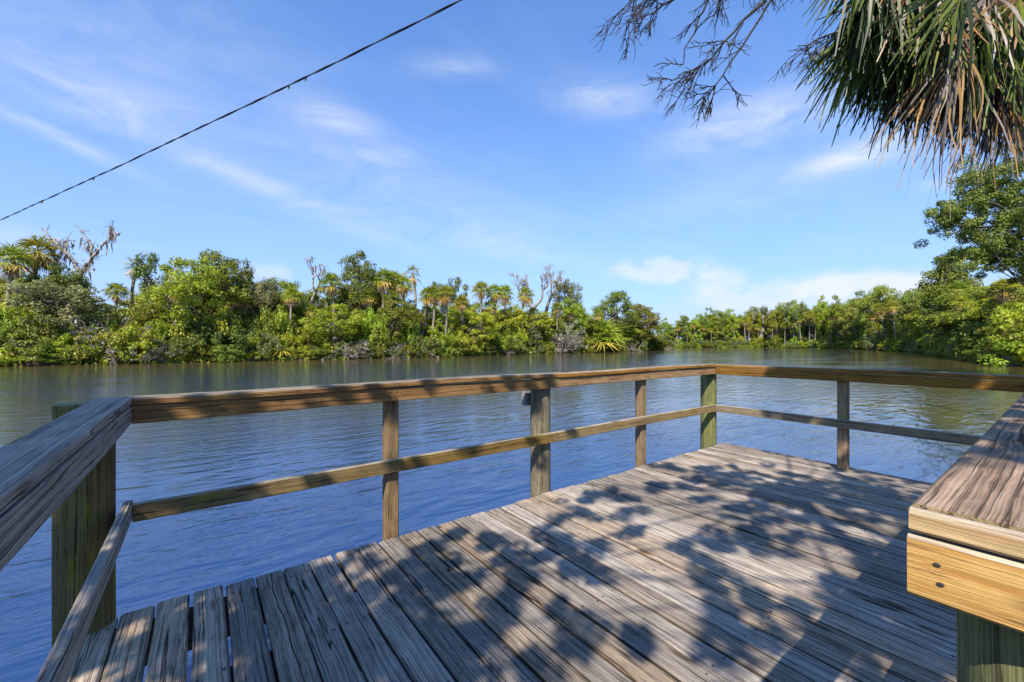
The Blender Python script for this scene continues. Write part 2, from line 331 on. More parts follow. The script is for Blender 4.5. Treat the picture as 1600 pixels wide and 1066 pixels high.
def sdist(P, poly):
    """signed distance to the river outline, negative on the water"""
    d = np.full(len(P), 1e9); inside = np.zeros(len(P), bool); n = len(poly)
    for i in range(n):
        a = poly[i]; b = poly[(i + 1) % n]; ab = b - a
        t = np.clip(((P - a) @ ab) / (ab @ ab), 0, 1); q = a + t[:, None] * ab
        d = np.minimum(d, np.hypot(*(P - q).T))
        c = ((a[1] > P[:, 1]) != (b[1] > P[:, 1])) & (P[:, 0] < (b[0] - a[0]) * (P[:, 1] - a[1]) / (b[1] - a[1] + 1e-12) + a[0])
        inside ^= c
    return np.where(inside, -d, d)

def land_h(P):
    d = sdist(P, river); x, y = P.T
    w = 0.25 * np.sin(x * .31 + 1.3 * np.sin(y * .17)) + 0.2 * np.sin(y * .43 + x * .11)
    return np.where(d < 0, -1.6 * np.clip(-d / 3.0, 0, 1) - 0.05, 0.55 * np.clip(d / 1.2, 0, 1) + 0.012 * np.clip(d, 0, 60) + 0.12 * w * np.clip(d / 2, 0, 1) - 0.05)

def build_ground():
    nr, na = 150, 240
    r = np.concatenate([np.linspace(0.5, 60, 50), 60 * (3000 / 60) ** (np.linspace(0, 1, nr - 50 + 1)[1:])])
    r = np.concatenate([np.linspace(0.5, 160, 100), 160 * (3000 / 160) ** np.linspace(0, 1, 51)[1:]])
    nr = len(r); a = np.linspace(0, 2 * PI, na, endpoint=False)
    P = np.stack([np.outer(r, np.cos(a)).ravel(), np.outer(r, np.sin(a)).ravel()], -1)
    z = land_h(P)
    i = np.arange(nr - 1)[:, None]; j = np.arange(na)[None, :]; j2 = (j + 1) % na
    Q = np.stack([i * na + j, (i + 1) * na + j, (i + 1) * na + j2, i * na + j2], -1).reshape(-1, 4)
    m, n, l = mat('bank_soil'); out = N(n, 'ShaderNodeOutputMaterial'); p = N(n, 'ShaderNodeBsdfPrincipled', i_Roughness=0.95)
    tc = N(n, 'ShaderNodeTexCoord'); nz = N(n, 'ShaderNodeTexNoise', i_Scale=0.9, i_Detail=8.0, i_Roughness=0.7); l.new(tc.outputs['Object'], nz.inputs['Vector'])
    rp = ramp(n, [(0.3, (0.045, 0.036, 0.024)), (0.55, (0.10, 0.085, 0.05)), (0.75, (0.07, 0.095, 0.025))]); l.new(nz.outputs['Fac'], rp.inputs[0]); l.new(rp.outputs[0], p.inputs['Base Color'])
    bp = N(n, 'ShaderNodeBump', i_Strength=0.8, i_Distance=0.1); l.new(nz.outputs['Fac'], bp.inputs['Height']); l.new(bp.outputs[0], p.inputs['Normal']); l.new(p.outputs[0], out.inputs[0])
    o = ob('ground', mesh_np('ground', np.column_stack([P, z]), Q, None, m, True)); tag(o, kind='structure')
build_ground()

def build_water():
    m, n, l = mat('river_water'); out = N(n, 'ShaderNodeOutputMaterial')
    p = N(n, 'ShaderNodeBsdfPrincipled'); at_ = N(n, 'ShaderNodeAttribute', attribute_name='tint')   # 1 at banks: brown water plus painted tree reflection; 0 mid-river: painted sky reflection
    cr = ramp(n, [(0.0, (0.006, 0.031, 0.118)), (0.30, (0.012, 0.033, 0.088)), (0.62, (0.045, 0.044, 0.040)), (1.0, (0.115, 0.082, 0.022))]); l.new(at_.outputs['Fac'], cr.inputs[0]); l.new(cr.outputs[0], p.inputs['Base Color'])
    p.inputs['Roughness'].default_value = 0.04; p.inputs['IOR'].default_value = 1.8; p.inputs['Specular IOR Level'].default_value = 0.5
    tc = N(n, 'ShaderNodeTexCoord')
    def noise(s, rot, detail, rough=0.5, dist=0.0):
        mp = N(n, 'ShaderNodeMapping'); mp.inputs['Scale'].default_value = s; mp.inputs['Rotation'].default_value = (0, 0, rot); l.new(tc.outputs['Object'], mp.inputs[0])
        z = N(n, 'ShaderNodeTexNoise', i_Scale=1.0, i_Detail=detail, i_Roughness=rough, i_Distortion=dist); l.new(mp.outputs[0], z.inputs['Vector']); return z.outputs['Fac']
    def M(op, a, b):
        x = N(n, 'ShaderNodeMath', operation=op)
        for i, v in enumerate((a, b)):
            if isinstance(v, (int, float)): x.inputs[i].default_value = v
            else: l.new(v, x.inputs[i])
        return x.outputs[0]
    swell = noise((1.0, 3.0, 1), 0.25, 2.0, 0.45, 0.5)        # crests run roughly along the river-side railing
    chop = noise((3.6, 9.0, 1), 0.12, 3.0, 0.5, 0.4)
    fine = noise((12, 26, 1), 0.35, 2.0, 0.5, 0.2)
    patch = noise((0.10, 0.22, 1), 0.5, 3.0, 0.5)
    pr = N(n, 'ShaderNodeMapRange', i_1=0.40, i_2=0.62, i_3=0.25, i_4=1.0); l.new(patch, pr.inputs[0])
    h = M('ADD', M('MULTIPLY', swell, 0.030), M('MULTIPLY', pr.outputs[0], M('ADD', M('MULTIPLY', chop, 0.018), M('MULTIPLY', fine, 0.0042))))
    bp = N(n, 'ShaderNodeBump', i_Strength=1.0, i_Distance=1.0); l.new(h, bp.inputs['Height']); l.new(bp.outputs[0], p.inputs['Normal'])
    l.new(p.outputs[0], out.inputs[0])
    r = np.concatenate([[0.0], np.geomspace(2, 700, 70)]); na = 120; a = np.linspace(0, 2 * PI, na, endpoint=False)
    P = np.stack([np.outer(r, np.cos(a)).ravel(), np.outer(r, np.sin(a)).ravel()], -1); d = sdist(P, river)
    own = 1 / (1 + np.exp((np.hypot(P[:, 0], P[:, 1]) - 10) / 3.0))          # keeps the painted sky reflection in the water around the dock
    T = np.exp(-np.clip(-d, 0, None) / 34.0) * (1 - own)
    nr = len(r); i = np.arange(nr - 1)[:, None]; j = np.arange(na)[None, :]; j2 = (j + 1) % na
    Q = np.stack([i * na + j, (i + 1) * na + j, (i + 1) * na + j2, i * na + j2], -1).reshape(-1, 4)
    o = ob('river_water', mesh_np('river_water', np.column_stack([P, np.zeros(len(P))]), Q, T, m, True)); tag(o, kind='structure')
build_water()

# ------------------------------------------------------------------ timber
RNG = np.random.default_rng(7)
def board_mesh(name, L, w, t, m, bev=0.004, seg=None, warp=0.0015, skew0=0.0, skew1=0.0):
    """length along X from 0 to L, width along Y centred, top at z=0, thickness down; skew = mitre offset of the end per unit width"""
    seg = seg or max(2, int(L / 0.25)); b = min(bev, t * .3)
    prof = [(-w/2 + b, 0), (w/2 - b, 0), (w/2, -b), (w/2, -t + b), (w/2 - b, -t), (-w/2 + b, -t), (-w/2, -t + b), (-w/2, -b)]
    V = []; Fc = []; k = len(prof); ph = RNG.random(4) * 6.28
    for i in range(seg + 1):
        x = L * i / seg; f = i / seg
        dy = warp * math.sin(3.1 * x + ph[0]); dz = warp * math.sin(2.3 * x + ph[1]); cup = warp * math.sin(1.7 * x + ph[2])
        for (y, z) in prof:
            xx = x + (skew0 * y * (1 - f) + skew1 * y * f)
            V.append((xx, y + dy + RNG.normal() * warp * .25, z + dz + cup * (abs(y) / (w / 2)) + RNG.normal() * warp * .2))
    for i in range(seg):
        for j in range(k):
            a = i * k + j; c = i * k + (j + 1) % k; Fc.append((a, c, c + k, a + k))
    Fc.append(tuple(range(k))[::-1]); Fc.append(tuple(range(seg * k, seg * k + k)))
    me = bpy.data.meshes.new(name); me.from_pydata(V, [], [f[::-1] for f in Fc]); me.materials.append(m); me.update(); return me

def board(name, p0, p1, w, t, m, parent, upright=False, **kw):
    """a board whose top centre line runs p0 -> p1; upright turns its wide face vertical (w = height then)"""
    p0 = Vector(p0); p1 = Vector(p1); d = p1 - p0; L = d.length
    x = d.normalized(); zup = Vector((0, 0, 1)) if abs(x.z) < 0.9 else Vector((0, 1, 0))
    y = zup.cross(x).normalized(); z = x.cross(y)
    me = board_mesh(name, L, w, t, m, **kw)
    R = Matrix((x, y, z)).transposed()
    o = ob(name, me, parent); o.matrix_local = Matrix.Translation(p0) @ R.to_4x4(); return o

def square_post(name, x, y, z0, z1, s, m, parent):
    return board(name, (x, y + s/2, z0), (x, y + s/2, z1), s, s, m, parent, bev=0.006, seg=6, warp=0.001)

def round_post(name, x, y, z0, z1, r, m, parent):
    sides = 28; rings = 14; V = []; Fc = []
    L = z1 - z0; ph = RNG.random(6) * 6.28
    zs = list(np.linspace(0, L - 0.012, rings)) + [L]
    for i, zz in enumerate(zs):
        rr = r * (1.03 - 0.04 * zz / L) - (0.012 if i == len(zs) - 1 else 0)
        for j in range(sides):
            a = 2 * PI * j / sides
            q = rr * (1 + 0.012 * math.sin(3 * a + ph[0] + zz) + 0.008 * math.sin(7 * a + ph[1] + 2 * zz) + 0.006 * math.sin(2 * zz * 3 + ph[2] + a))
            V.append((zz, q * math.cos(a), q * math.sin(a)))      # local X is the axis (grain direction)
    for i in range(len(zs) - 1):
        for j in range(sides):
            Fc.append((i * sides + j, i * sides + (j + 1) % sides, (i + 1) * sides + (j + 1) % sides, (i + 1) * sides + j))
    Fc.append(tuple(range((len(zs) - 1) * sides, len(zs) * sides)))
    me = bpy.data.meshes.new(name); me.from_pydata(V, [], Fc); me.materials.append(m)
    for p in me.polygons[:-1]: p.use_smooth = True
    me.update()
    return ob(name, me, parent, (x, y, z0), (0, -PI / 2, 0))

def screws(parent, pts, r=0.0066):
    """small screw heads sunk in a board, local coordinates"""
    b = Bag()
    for (x, y, z) in pts:
        a = np.arange(8) * PI / 4
        V = [(x + r * math.cos(q), y + r * math.sin(q), z) for q in a] + [(x + r * .8 * math.cos(q), y + r * .8 * math.sin(q), z + .0016) for q in a]
        Q = [(i, (i + 1) % 8, 8 + (i + 1) % 8, 8 + i) for i in range(8)] + [(8, 9, 10, 11), (8, 11, 12, 15), (12, 13, 14, 15)]
        b.add(V, Q)
    o = ob('screw_heads', b.mesh('screw_heads', M_SCREW), parent); tag(o, kind='stuff'); return o

X0, X1 = -0.47, 5.70       # deck along the railing
YE = 2.84                  # river edge of the boards
deck = empty('wooden_deck', (2.6, 1.4, 0)); tag(deck, 'weathered grey plank deck of the fishing dock over the water', 'deck')
def under(o, par):
    o.parent = par; o.matrix_parent_inverse = Matrix.Translation(-Vector(par.location)); return o

JOISTS_Y = [2.72, 2.1, 1.5, 0.9, 0.3, -0.3, -0.9, -1.5, -2.1, -2.7, -3.3, -3.9]
px = X0; k = 0
rp = random.Random(3)
edges = [X0]
while px < X1 - 0.05:
    w = 0.1335 + rp.uniform(-0.003, 0.003); gap = rp.choice([0.009, 0.011, 0.014, 0.016, 0.008])
    if px > 2.6: gap *= 0.75
    xc = px + w / 2
    y1 = YE + rp.uniform(-0.014, 0.012)
    y0 = -4.2 if xc < 1.02 else -0.12 + rp.uniform(-.01, .01)
    dz = rp.uniform(-0.004, 0.003)
    tilt = rp.uniform(-0.02, 0.02)
    me = board_mesh('plank', y1 - y0, w, 0.036, M_PLANK, bev=0.009, seg=max(6, int((y1 - y0) / 0.22)), warp=0.0022)
    o = ob('plank', me, None, (xc, y0, DECK + dz), (tilt * .6, 0, PI / 2)); under(o, deck)
    pts = []
    for yj in JOISTS_Y:
        if yj < y0: continue
        for s_ in (-.043, .041):
            pts.append((yj - y0 + rp.uniform(-.012, .012), s_ + rp.uniform(-.006, .006), 0.0008))
    screws(o, pts)
    px += w + gap; k += 1
XEND = px
for yj in JOISTS_Y:
    x1 = XEND - 0.05 if yj > -0.1 else 0.98
    o = board('joist', (X0 + 0.03, yj, DECK - 0.0415), (x1, yj, DECK - 0.0415), 0.04, 0.18, M_JOIST, None); under(o, deck)
for yb in (2.42, 1.2):
    o = board('beam', (X0 + 0.05, yb, DECK - 0.225), (XEND - .08, yb, DECK - 0.225), 0.09, 0.26, M_JOIST, None); under(o, deck)
o = board('rim_joist', (X0 + 0.02, YE - 0.06, DECK - 0.0425), (XEND - .02, YE - 0.06, DECK - 0.0425), 0.04, 0.19, M_JOIST, None); under(o, deck)
o = board('rim_joist', (XEND - 0.028, -0.1, DECK - 0.0425), (XEND - 0.028, YE - 0.09, DECK - 0.0425), 0.04, 0.19, M_JOIST, None); under(o, deck)
for (x, y) in ((5.3, 0.3), (2.5, 0.2), (1.06, -2.2), (-.35, -2.2), (1.06, -4.0), (-.35, -4.0)):
    under(round_post('support_pile', x, y, -1.5, DECK - 0.05, 0.10, M_PILE, None), deck)

RT = DECK + 1.085          # top of the cap boards
CT = 0.038                 # cap thickness
def railing(label, loc):
    e = empty('wooden_railing', loc); tag(e, label, 'railing', 'railings around the dock deck'); return e

# --- river-side railing (along x)
ra = railing('long sunlit orange-brown railing along the river side of the deck', (2.6, 2.86, DECK))
YA = 2.815                 # inner face of the top rail
for (xa, xb) in ((-0.2855, 2.60), (2.604, 5.44)):
    under(board('cap_board', (xa, YA + 0.055, RT), (xb, YA + 0.055, RT), 0.14, CT, M_RAIL, None, bev=0.006, warp=0.003), ra)
for (xa, xb) in ((-0.285, 2.52), (2.523, 5.52)):
    under(board('top_rail', (xa, YA + 0.019, RT - CT - .003), (xb, YA + 0.019, RT - CT - .003), 0.038, 0.092, M_RAIL, None, bev=0.004, warp=0.002), ra)
MIDZ = DECK + 0.545
for (xa, xb) in ((-0.2845, 1.125), (1.129, 2.55), (2.553, 5.50)):
    under(board('mid_rail', (xa, YA + 0.019, MIDZ), (xb, YA + 0.019, MIDZ), 0.038, 0.089, M_MID, None, bev=0.004, warp=0.002), ra)
under(square_post('post', 1.075, YA + 0.085, -0.2 + DECK - .1, RT - CT - .004, 0.089, M_POST, None), ra)
under(square_post('post', 3.96, YA + 0.085, -0.2 + DECK - .1, RT - CT - .004, 0.089, M_POST, None), ra)
under(round_post('round_post', 2.52, YA + 0.135, -1.6, RT - CT - .004, 0.094, M_PILE, None), ra)
under(round_post('round_post', -0.455, 2.83, -1.6, RT - 0.004, 0.108, M_PILE, None), ra)
under(round_post('corner_post', 5.53, YA + 0.14, -1.6, RT - CT - .004, 0.10, M_GREENPILE, None), ra)
o = under(board('hanging_board', (2.455, 3.085, RT - CT - 0.03), (2.455, 3.085, RT - CT - 0.27), 0.10, 0.05, M_GREYBOX, None, bev=.003), ra)
tag(o, 'small grey box fixed to the back of the middle round post')

# --- far-end railing (along y)
rb = railing('shaded far-end railing meeting the river-side railing at the corner', (5.6, 1.4, DECK))
XB = 5.44
under(board('cap_board', (XB + 0.075, YA + 0.125, RT), (XB + 0.075, 0.14, RT), 0.14, CT, M_RAIL, None, bev=0.006, warp=0.003), rb)
under(board('top_rail', (XB + 0.027, YA - 0.004, RT - CT - .003), (XB + 0.027, 0.165, RT - CT - .003), 0.038, 0.092, M_RAIL, None, bev=0.004), rb)
under(board('mid_rail', (XB + 0.027, YA - 0.004, MIDZ), (XB + 0.027, 0.14, MIDZ), 0.038, 0.089, M_MID, None, bev=0.004), rb)
under(square_post('post', XB + 0.095, 1.47, DECK - .3, RT - CT - .004, 0.089, M_POST, None), rb)
under(round_post('round_post', XB + 0.14, 0.10, -1.6, RT - CT - .004, 0.10, M_PILE, None), rb)

# --- near railing on the left (along y, past the viewpoint)
rc = railing('blue-grey weathered railing in shade at the near left corner', (-0.36, 1.0, DECK))
XC = -0.285                # inner face
under(board('cap_board', (XC - 0.070, 2.885, RT + .001), (XC - 0.070, -3.6, RT + .001), 0.14, CT, M_GREY, None, bev=0.006, warp=0.003), rc)
under(board('top_rail', (XC - 0.019, 2.885, RT - CT - .002), (XC - 0.019, -3.6, RT - CT - .002), 0.038, 0.092, M_GREY, None, bev=0.004), rc)
under(board('mid_rail', (XC - 0.019, 2.862, MIDZ + .012), (XC - 0.019, -3.6, MIDZ - 0.002), 0.038, 0.089, M_GREY, None, bev=0.007), rc)
for y in (0.5, -1.6, -3.4):
    under(square_post('post', XC - 0.085, y, DECK - .3, RT - CT - .004, 0.089, M_POST, None), rc)

# --- near railing on the right (along x)
rd = railing('near right railing with a yellow end board on a green round post', (3.2, 0.08, DECK))
XD = 0.93; YD = 0.162
M_CAPD = wood_mat('brown_cap_wood', ((0.085, 0.06, 0.046), (0.36, 0.28, 0.225)), ((0.14, 0.11, 0.07), (0.38, 0.30, 0.2)), vary=0.05, crack=0.7, split=0.9)
under(board('cap_board', (XD + 0.0225, YD - 0.084, RT + .002), (XB + .001, YD - 0.084, RT + .002), 0.168, 0.040, M_CAPD, None, bev=0.009, warp=0.002), rd)
MYEL = wood_mat('yellow_end_wood', ((0.25, 0.2, 0.15), (0.55, 0.48, 0.38)), ((0.36, 0.165, 0.048), (0.64, 0.43, 0.165)), vary=0.02, moss=0.45, crack=0.45)
o = under(board('end_board', (XD + 0.021, YD, RT - 0.0425), (XD + 0.021, YD - 0.75, RT - 0.0425), 0.038, 0.098, MYEL, None, bev=0.005), rd)
tag(o, 'yellow-orange end board with two sunk screws')
o = under(board('cap_edge', (XD + 0.011, YD - 0.002, RT + .001), (XD + 0.011, YD - 0.75, RT + .001), 0.022, 0.038, MYEL, None, bev=0.007), rd)
under(board('top_rail', (XD + 0.043, YD - 0.019, RT - 0.042), (XB, YD - 0.019, RT - 0.042), 0.038, 0.09, M_RAIL, None, bev=0.004), rd)
under(board('mid_rail', (XD + 0.30, YD - 0.019, MIDZ), (XB, YD - 0.019, MIDZ), 0.038, 0.089, M_RAIL, None, bev=0.004), rd)
under(round_post('round_post', XD + 0.155, YD - 0.138, -1.6, RT - 0.045, 0.10, M_GREENPILE, None), rd)
under(square_post('post', 2.4, YD - 0.085, DECK - .3, RT - 0.044, 0.089, M_POST, None), rd)
under(square_post('post', 3.9, YD - 0.085, DECK - .3, RT - 0.044, 0.089, M_POST, None), rd)
for (yy, zz) in ((YD - .035, RT - .078), (YD - .039, RT - .107)):
    b = Bag(); a = np.arange(8) * PI / 4
    V = [(XD - .0012, yy + .0048 * math.cos(q), zz + .0034 * math.sin(q)) for q in a] + [(XD - .0016, yy + .003 * math.cos(q), zz + .002 * math.sin(q)) for q in a]
    b.add(V, [(i, (i + 1) % 8, 8 + (i + 1) % 8, 8 + i) for i in range(8)] + [(8, 9, 10, 11), (8, 11, 12, 15), (12, 13, 14, 15)])
    under(ob('screw', b.mesh('screw', M_SCREW)), rd)

def rail_screws(rail, pts, nx, ny, r=0.006):
    b = Bag(); nv = Vector((nx, ny, 0)); sv = Vector((-ny, nx, 0))
    for p in pts:
        p = Vector(p); a = np.arange(8) * PI / 4
        V = [tuple(p + sv * (r * math.cos(q)) + Vector((0, 0, r * math.sin(q)))) for q in a] + [tuple(p + nv * .002 + sv * (r * .7 * math.cos(q)) + Vector((0, 0, r * .7 * math.sin(q)))) for q in a]
        b.add(V, [(i, (i + 1) % 8, 8 + (i + 1) % 8, 8 + i) for i in range(8)] + [(8, 9, 10, 11), (8, 11, 12, 15), (12, 13, 14, 15)])
    o = under(ob('screw_heads', b.mesh('rail_screws', M_SCREW)), rail); o['kind'] = 'stuff'
rail_screws(ra, [(x + dx, YA - .0015, z) for x in (1.06, 2.52, 3.96) for dx in (-.02, .025) for z in (MIDZ - .025, MIDZ - .065, RT - .065, RT - .11)], 0, -1)
rail_screws(rb, [(XB + .0065, y + dy, z) for y in (1.47, 0.2) for dy in (-.02, .02) for z in (MIDZ - .025, MIDZ - .065, RT - .065, RT - .11)], -1, 0)
rail_screws(rc, [(XC + .0015, y + dy, z) for y in (2.79, .5) for dy in (-.02, .02) for z in (MIDZ - .02, MIDZ - .06, RT - .065, RT - .11)], 1, 0)

# ------------------------------------------------------------------ vegetation prototypes (unit: metres, base at origin)
def crown_centres(rng, n, rx, ry, rz, cz, flat=0.25, lumps=5):
    """clump centres spread through an uneven crown"""
    lump = unit(rng.normal(size=(lumps, 3))); amp = rng.uniform(-.35, .45, lumps)
    d = unit(rng.normal(size=(n, 3)) + np.array([0, 0, 0.25]))
    k = 1 + ((np.clip(d @ lump.T, 0, 1) ** 3) * amp).sum(1)
    r = (0.35 + 0.65 * rng.random(n) ** 0.5) * k
    c = d * r[:, None] * np.array([rx, ry, rz]); c[:, 2] = np.maximum(c[:, 2], -rz * .8) + cz
    return c

def make_oak(seed, h=10.0, w=3.6, depth=0.62, nclump=95, per=95, leaf=0.26, rad=(0.55, 0.95), trunk=0.22, lean=0.3, moss=0, leafmat=None, name='oak_tree'):
    rng = np.random.default_rng(seed)
    rz = h * depth / 2; cz = h - rz * 1.02
    C = crown_centres(rng, nclump, w, w, rz, cz)
    R = rng.uniform(*rad, nclump)
    lb = Bag(); leaves(lb, C, R, per, leaf, rng)
    tb = Bag(); top = np.array([lean * rng.normal(), lean * rng.normal(), cz])
    P = bend((0, 0, -0.3), top, rng, .05, 8); tube(tb, P, np.linspace(trunk * 1.25, trunk * .45, 8), 8)
    for i in range(0, nclump, 2):
        s = P[rng.integers(3, 8)]; tube(tb, bend(s, C[i], rng, .10, 6), np.linspace(trunk * .33, 0.02, 6), 5)
    parts = [('trunk', tb.mesh('oak_trunk', M_BARK, True)), ('crown', lb.mesh('oak_crown', leafmat or M_LEAF_OAK))]
    if moss:
        mb = Bag(); hang_moss(mb, C[rng.integers(0, nclump, moss)], rng); parts.append(('hanging_moss', mb.mesh('hanging_moss', M_MOSS)))
    return dict(name=name, h=h, w=w, parts=parts)

def hang_moss(bag, pts, rng, length=(0.5, 1.3), n=9, width=0.12):
    for p in pts:
        for _ in range(n):
            q = p + rng.normal(size=3) * np.array([.16, .16, .10]); L = rng.uniform(*length) * rng.uniform(.3, 1); a = rng.random() * 6.28
            s = np.array([math.cos(a), math.sin(a), 0]) * width * rng.uniform(.4, 1)
            d = np.array([rng.normal() * .05, rng.normal() * .05, -L])
            bag.add([q - s * .5, q + s * .5, q + s * .35 + d * .55, q - s * .4 + d * .5], [(0, 1, 2, 3)], rng.random())
            bag.add([q - s * .4 + d * .5, q + s * .35 + d * .55, q + d + s * .05, q + d - s * .05], [(0, 1, 2, 3)], rng.random())

def make_shrub(seed, h=3.0, w=2.2, nclump=34, per=85, leaf=0.22, leafmat=None, rad=(.4, .75), name='shrub'):
    rng = np.random.default_rng(seed)
    C = crown_centres(rng, nclump, w, w, h * .5, h * .5, lumps=6); C[:, 2] = np.clip(C[:, 2], .25, None)
    lb = Bag(); leaves(lb, C, rng.uniform(*rad, nclump), per, leaf, rng)
    tb = Bag()
    for i in range(0, nclump, 3): tube(tb, bend(rng.normal(size=3) * np.array([.3, .3, 0]), C[i], rng, .12, 5), np.linspace(.05, .012, 5), 4)
    return dict(name=name, h=h, w=w, parts=[('stems', tb.mesh('shrub_stems', M_BARK, True)), ('foliage', lb.mesh('shrub_foliage', leafmat or M_LEAF_OAK))])

def fan(bag, hub, axis, nrm, L, rng, nseg=16, spread=2.0, droop=0.35, div=3, T=0.5, wid=1.0, curl=0.0, tj=0.2, wave=0.0, tipw=.12):
    """a palmate leaf blade: narrow segments radiating from the hub"""
    axis = unit(np.asarray(axis, float)); nrm = unit(np.asarray(nrm, float) - axis * np.dot(nrm, axis)); side = np.cross(nrm, axis)
    ph = np.linspace(-spread, spread, nseg) + rng.normal(size=nseg) * .03
    d = np.cos(ph)[:, None] * axis + np.sin(ph)[:, None] * side
    d = unit(d + nrm * (rng.normal(size=nseg) * .07 + curl * np.abs(np.sin(ph)))[:, None])
    e = unit(np.cross(nrm, d)); e = unit(e + nrm * (((np.arange(nseg) % 2) * 2 - 1) * .55)[:, None])
    Ls = L * (0.68 + 0.32 * np.cos(ph * .6)) * rng.uniform(.85, 1.08, nseg)
    t = np.linspace(0.0, 1, div + 1); w0 = L * spread * 1.05 / nseg * wid
    wt = np.interp(t, [0, .4, .62, 1], [.2, 1.0, .85, tipw]) * w0 * .62
    dr = droop * rng.uniform(.6, 1.4, nseg)
    P = np.asarray(hub, float) + d[:, None, :] * (Ls[:, None] * t[None, :])[:, :, None]
    P[:, :, 2] -= (Ls * dr)[:, None] * t[None, :] ** 2.2
    P += (rng.normal(size=(nseg, 1, 3)) * .06 * L) * (t[None, :, None] ** 2)
    P += (rng.normal(size=(nseg, 1, 3)) * wave * L) * np.sin(t[None, :, None] * PI * 1.7 + rng.random((nseg, 1, 1)) * 2) * t[None, :, None]
    a = P - e[:, None, :] * wt[None, :, None] * .5; b = P + e[:, None, :] * wt[None, :, None] * .5
    V = np.stack([a, b], 2).reshape(-1, 3); m = (div + 1) * 2
    i = np.arange(nseg)[:, None] * m; j = np.arange(div)[None, :] * 2
    Q = np.stack([i + j, i + j + 1, i + j + 3, i + j + 2], -1).reshape(-1, 4)
    bag.add(V, Q, np.repeat(np.clip(T + rng.normal(size=nseg) * tj, 0, 1), m))

def make_palm(seed, h=10.0, ngreen=38, nyel=6, ndead=18, spread=1.0, lean=0.5, trunk=0.15, size=0.85):
    rng = np.random.default_rng(seed); g = Bag(); y = Bag(); dd = Bag(); tb = Bag()
    top = np.array([rng.normal() * lean, rng.normal() * lean, h - 1.35 * size])
    P = bend((0, 0, -0.3), top, rng, .02, 10); R = np.full(10, trunk); R[0] *= 1.3; R[-2:] *= 1.25; tube(tb, P, R, 8)
    tot = ngreen + nyel + ndead
    for i in range(tot):
        az = i * 2.39996 + rng.normal() * .25
        if i < ngreen: el = math.radians(85 - 95 * (i / ngreen) ** .9 + rng.normal() * 6); B = g; T = rng.uniform(.2, .8); dr = .35; L = 1.15
        elif i < ngreen + nyel: el = math.radians(-15 - rng.random() * 25); B = y; T = rng.random(); dr = .5; L = 1.05
        else: el = math.radians(-42 - rng.random() * 42); B = dd; T = rng.random(); dr = .5; L = .95
        d = np.array([math.cos(el) * math.cos(az), math.cos(el) * math.sin(az), math.sin(el)])
        pl = size * (rng.uniform(.75, 1.1) if B is not dd else rng.uniform(.45, .9)); L = L * size * rng.uniform(.85, 1.1)
        hub = top + d * pl - np.array([0, 0, .12 * pl * math.cos(el)])
        ax = unit(d + np.array([0, 0, -.28 * math.cos(el) - (0.5 if B is dd else 0)])); up = np.array([0, 0, 1.0]) if abs(ax[2]) < .9 else np.array([math.cos(az), math.sin(az), 0])
        fan(B, hub, ax, up, L, rng, 13 if B is not dd else 10, 1.75 if B is not dd else .75, dr, 2, T, 1.1)
        if i % 2 == 0: tube(B, np.array([top, (top + hub) / 2 + [0, 0, .05], hub]), [.03, .022, .015], 4, T)
    parts = [('trunk', tb.mesh('palm_trunk', M_PALMBARK, True)), ('crown', g.mesh('palm_crown', M_PALM))]
    if nyel: parts.append(('yellow_fronds', y.mesh('palm_yellow_fronds', M_PALMY)))
    if ndead: parts.append(('dead_fronds', dd.mesh('palm_dead_fronds', M_PALMDEAD)))
    return dict(name='palm_tree', h=h, w=2.0, parts=parts)

def make_palmetto(seed, n=26, size=1.0):
    rng = np.random.default_rng(seed); g = Bag(); y = Bag(); tb = Bag()
    tube(tb, bend((0, 0, -.2), (rng.normal() * .2, rng.normal() * .2, .5), rng, .1, 4), [.14, .13, .12, .1], 6)
    for i in range(n):
        az = i * 2.39996; el = math.radians(80 - 85 * (i / n)); d = np.array([math.cos(el) * math.cos(az), math.cos(el) * math.sin(az), math.sin(el)])
        hub = np.array([0, 0, .45]) + d * rng.uniform(.6, 1.0) * size; B = y if i > n * .88 else g
        up = np.array([0, 0, 1.0]) if abs(d[2]) < .9 else np.array([1.0, 0, 0])
        fan(B, hub, unit(d + np.array([0, 0, -.2])), up, rng.uniform(.9, 1.2) * size, rng, 14, 1.7, .3, 2, rng.random(), 1.1)
        tube(B, np.array([[0, 0, .4], hub * .5 + [0, 0, .3], hub]), [.03, .02, .015], 4, .5)
    return dict(name='fan_palm_shrub', h=2.4 * size, w=2.2 * size, parts=[('stem', tb.mesh('palmetto_stem', M_PALMBARK, True)), ('fronds', g.mesh('palmetto_fronds', M_PALM)), ('yellow_fronds', y.mesh('palmetto_yellow', M_PALMY))])

def branch(bag, p, d, L, r, depth, rng, tips, spread=.6, up=.0, kids=(2, 4), sides=5, shrink=.66, wob=.10, rd=.52):
    q = p + d * L; P = bend(p, q, rng, wob, 5); tube(bag, P, np.linspace(r, r * .55, 5), sides)
    if depth == 0: tips.append(P[-1]); return
    for _ in range(rng.integers(*kids) + 0):
        s = P[rng.integers(2, 5)]; nd = unit(d + rng.normal(size=3) * spread + np.array([0, 0, up])); branch(bag, s, nd, L * shrink * rng.uniform(.7, 1.2), r * rd, depth - 1, rng, tips, spread, up, kids, sides, shrink, wob, rd)
    nd = unit(d + rng.normal(size=3) * spread * .4 + np.array([0, 0, up])); branch(bag, P[-1], nd, L * shrink, r * rd * 1.06, depth - 1, rng, tips, spread, up, kids, sides, shrink, wob, rd)

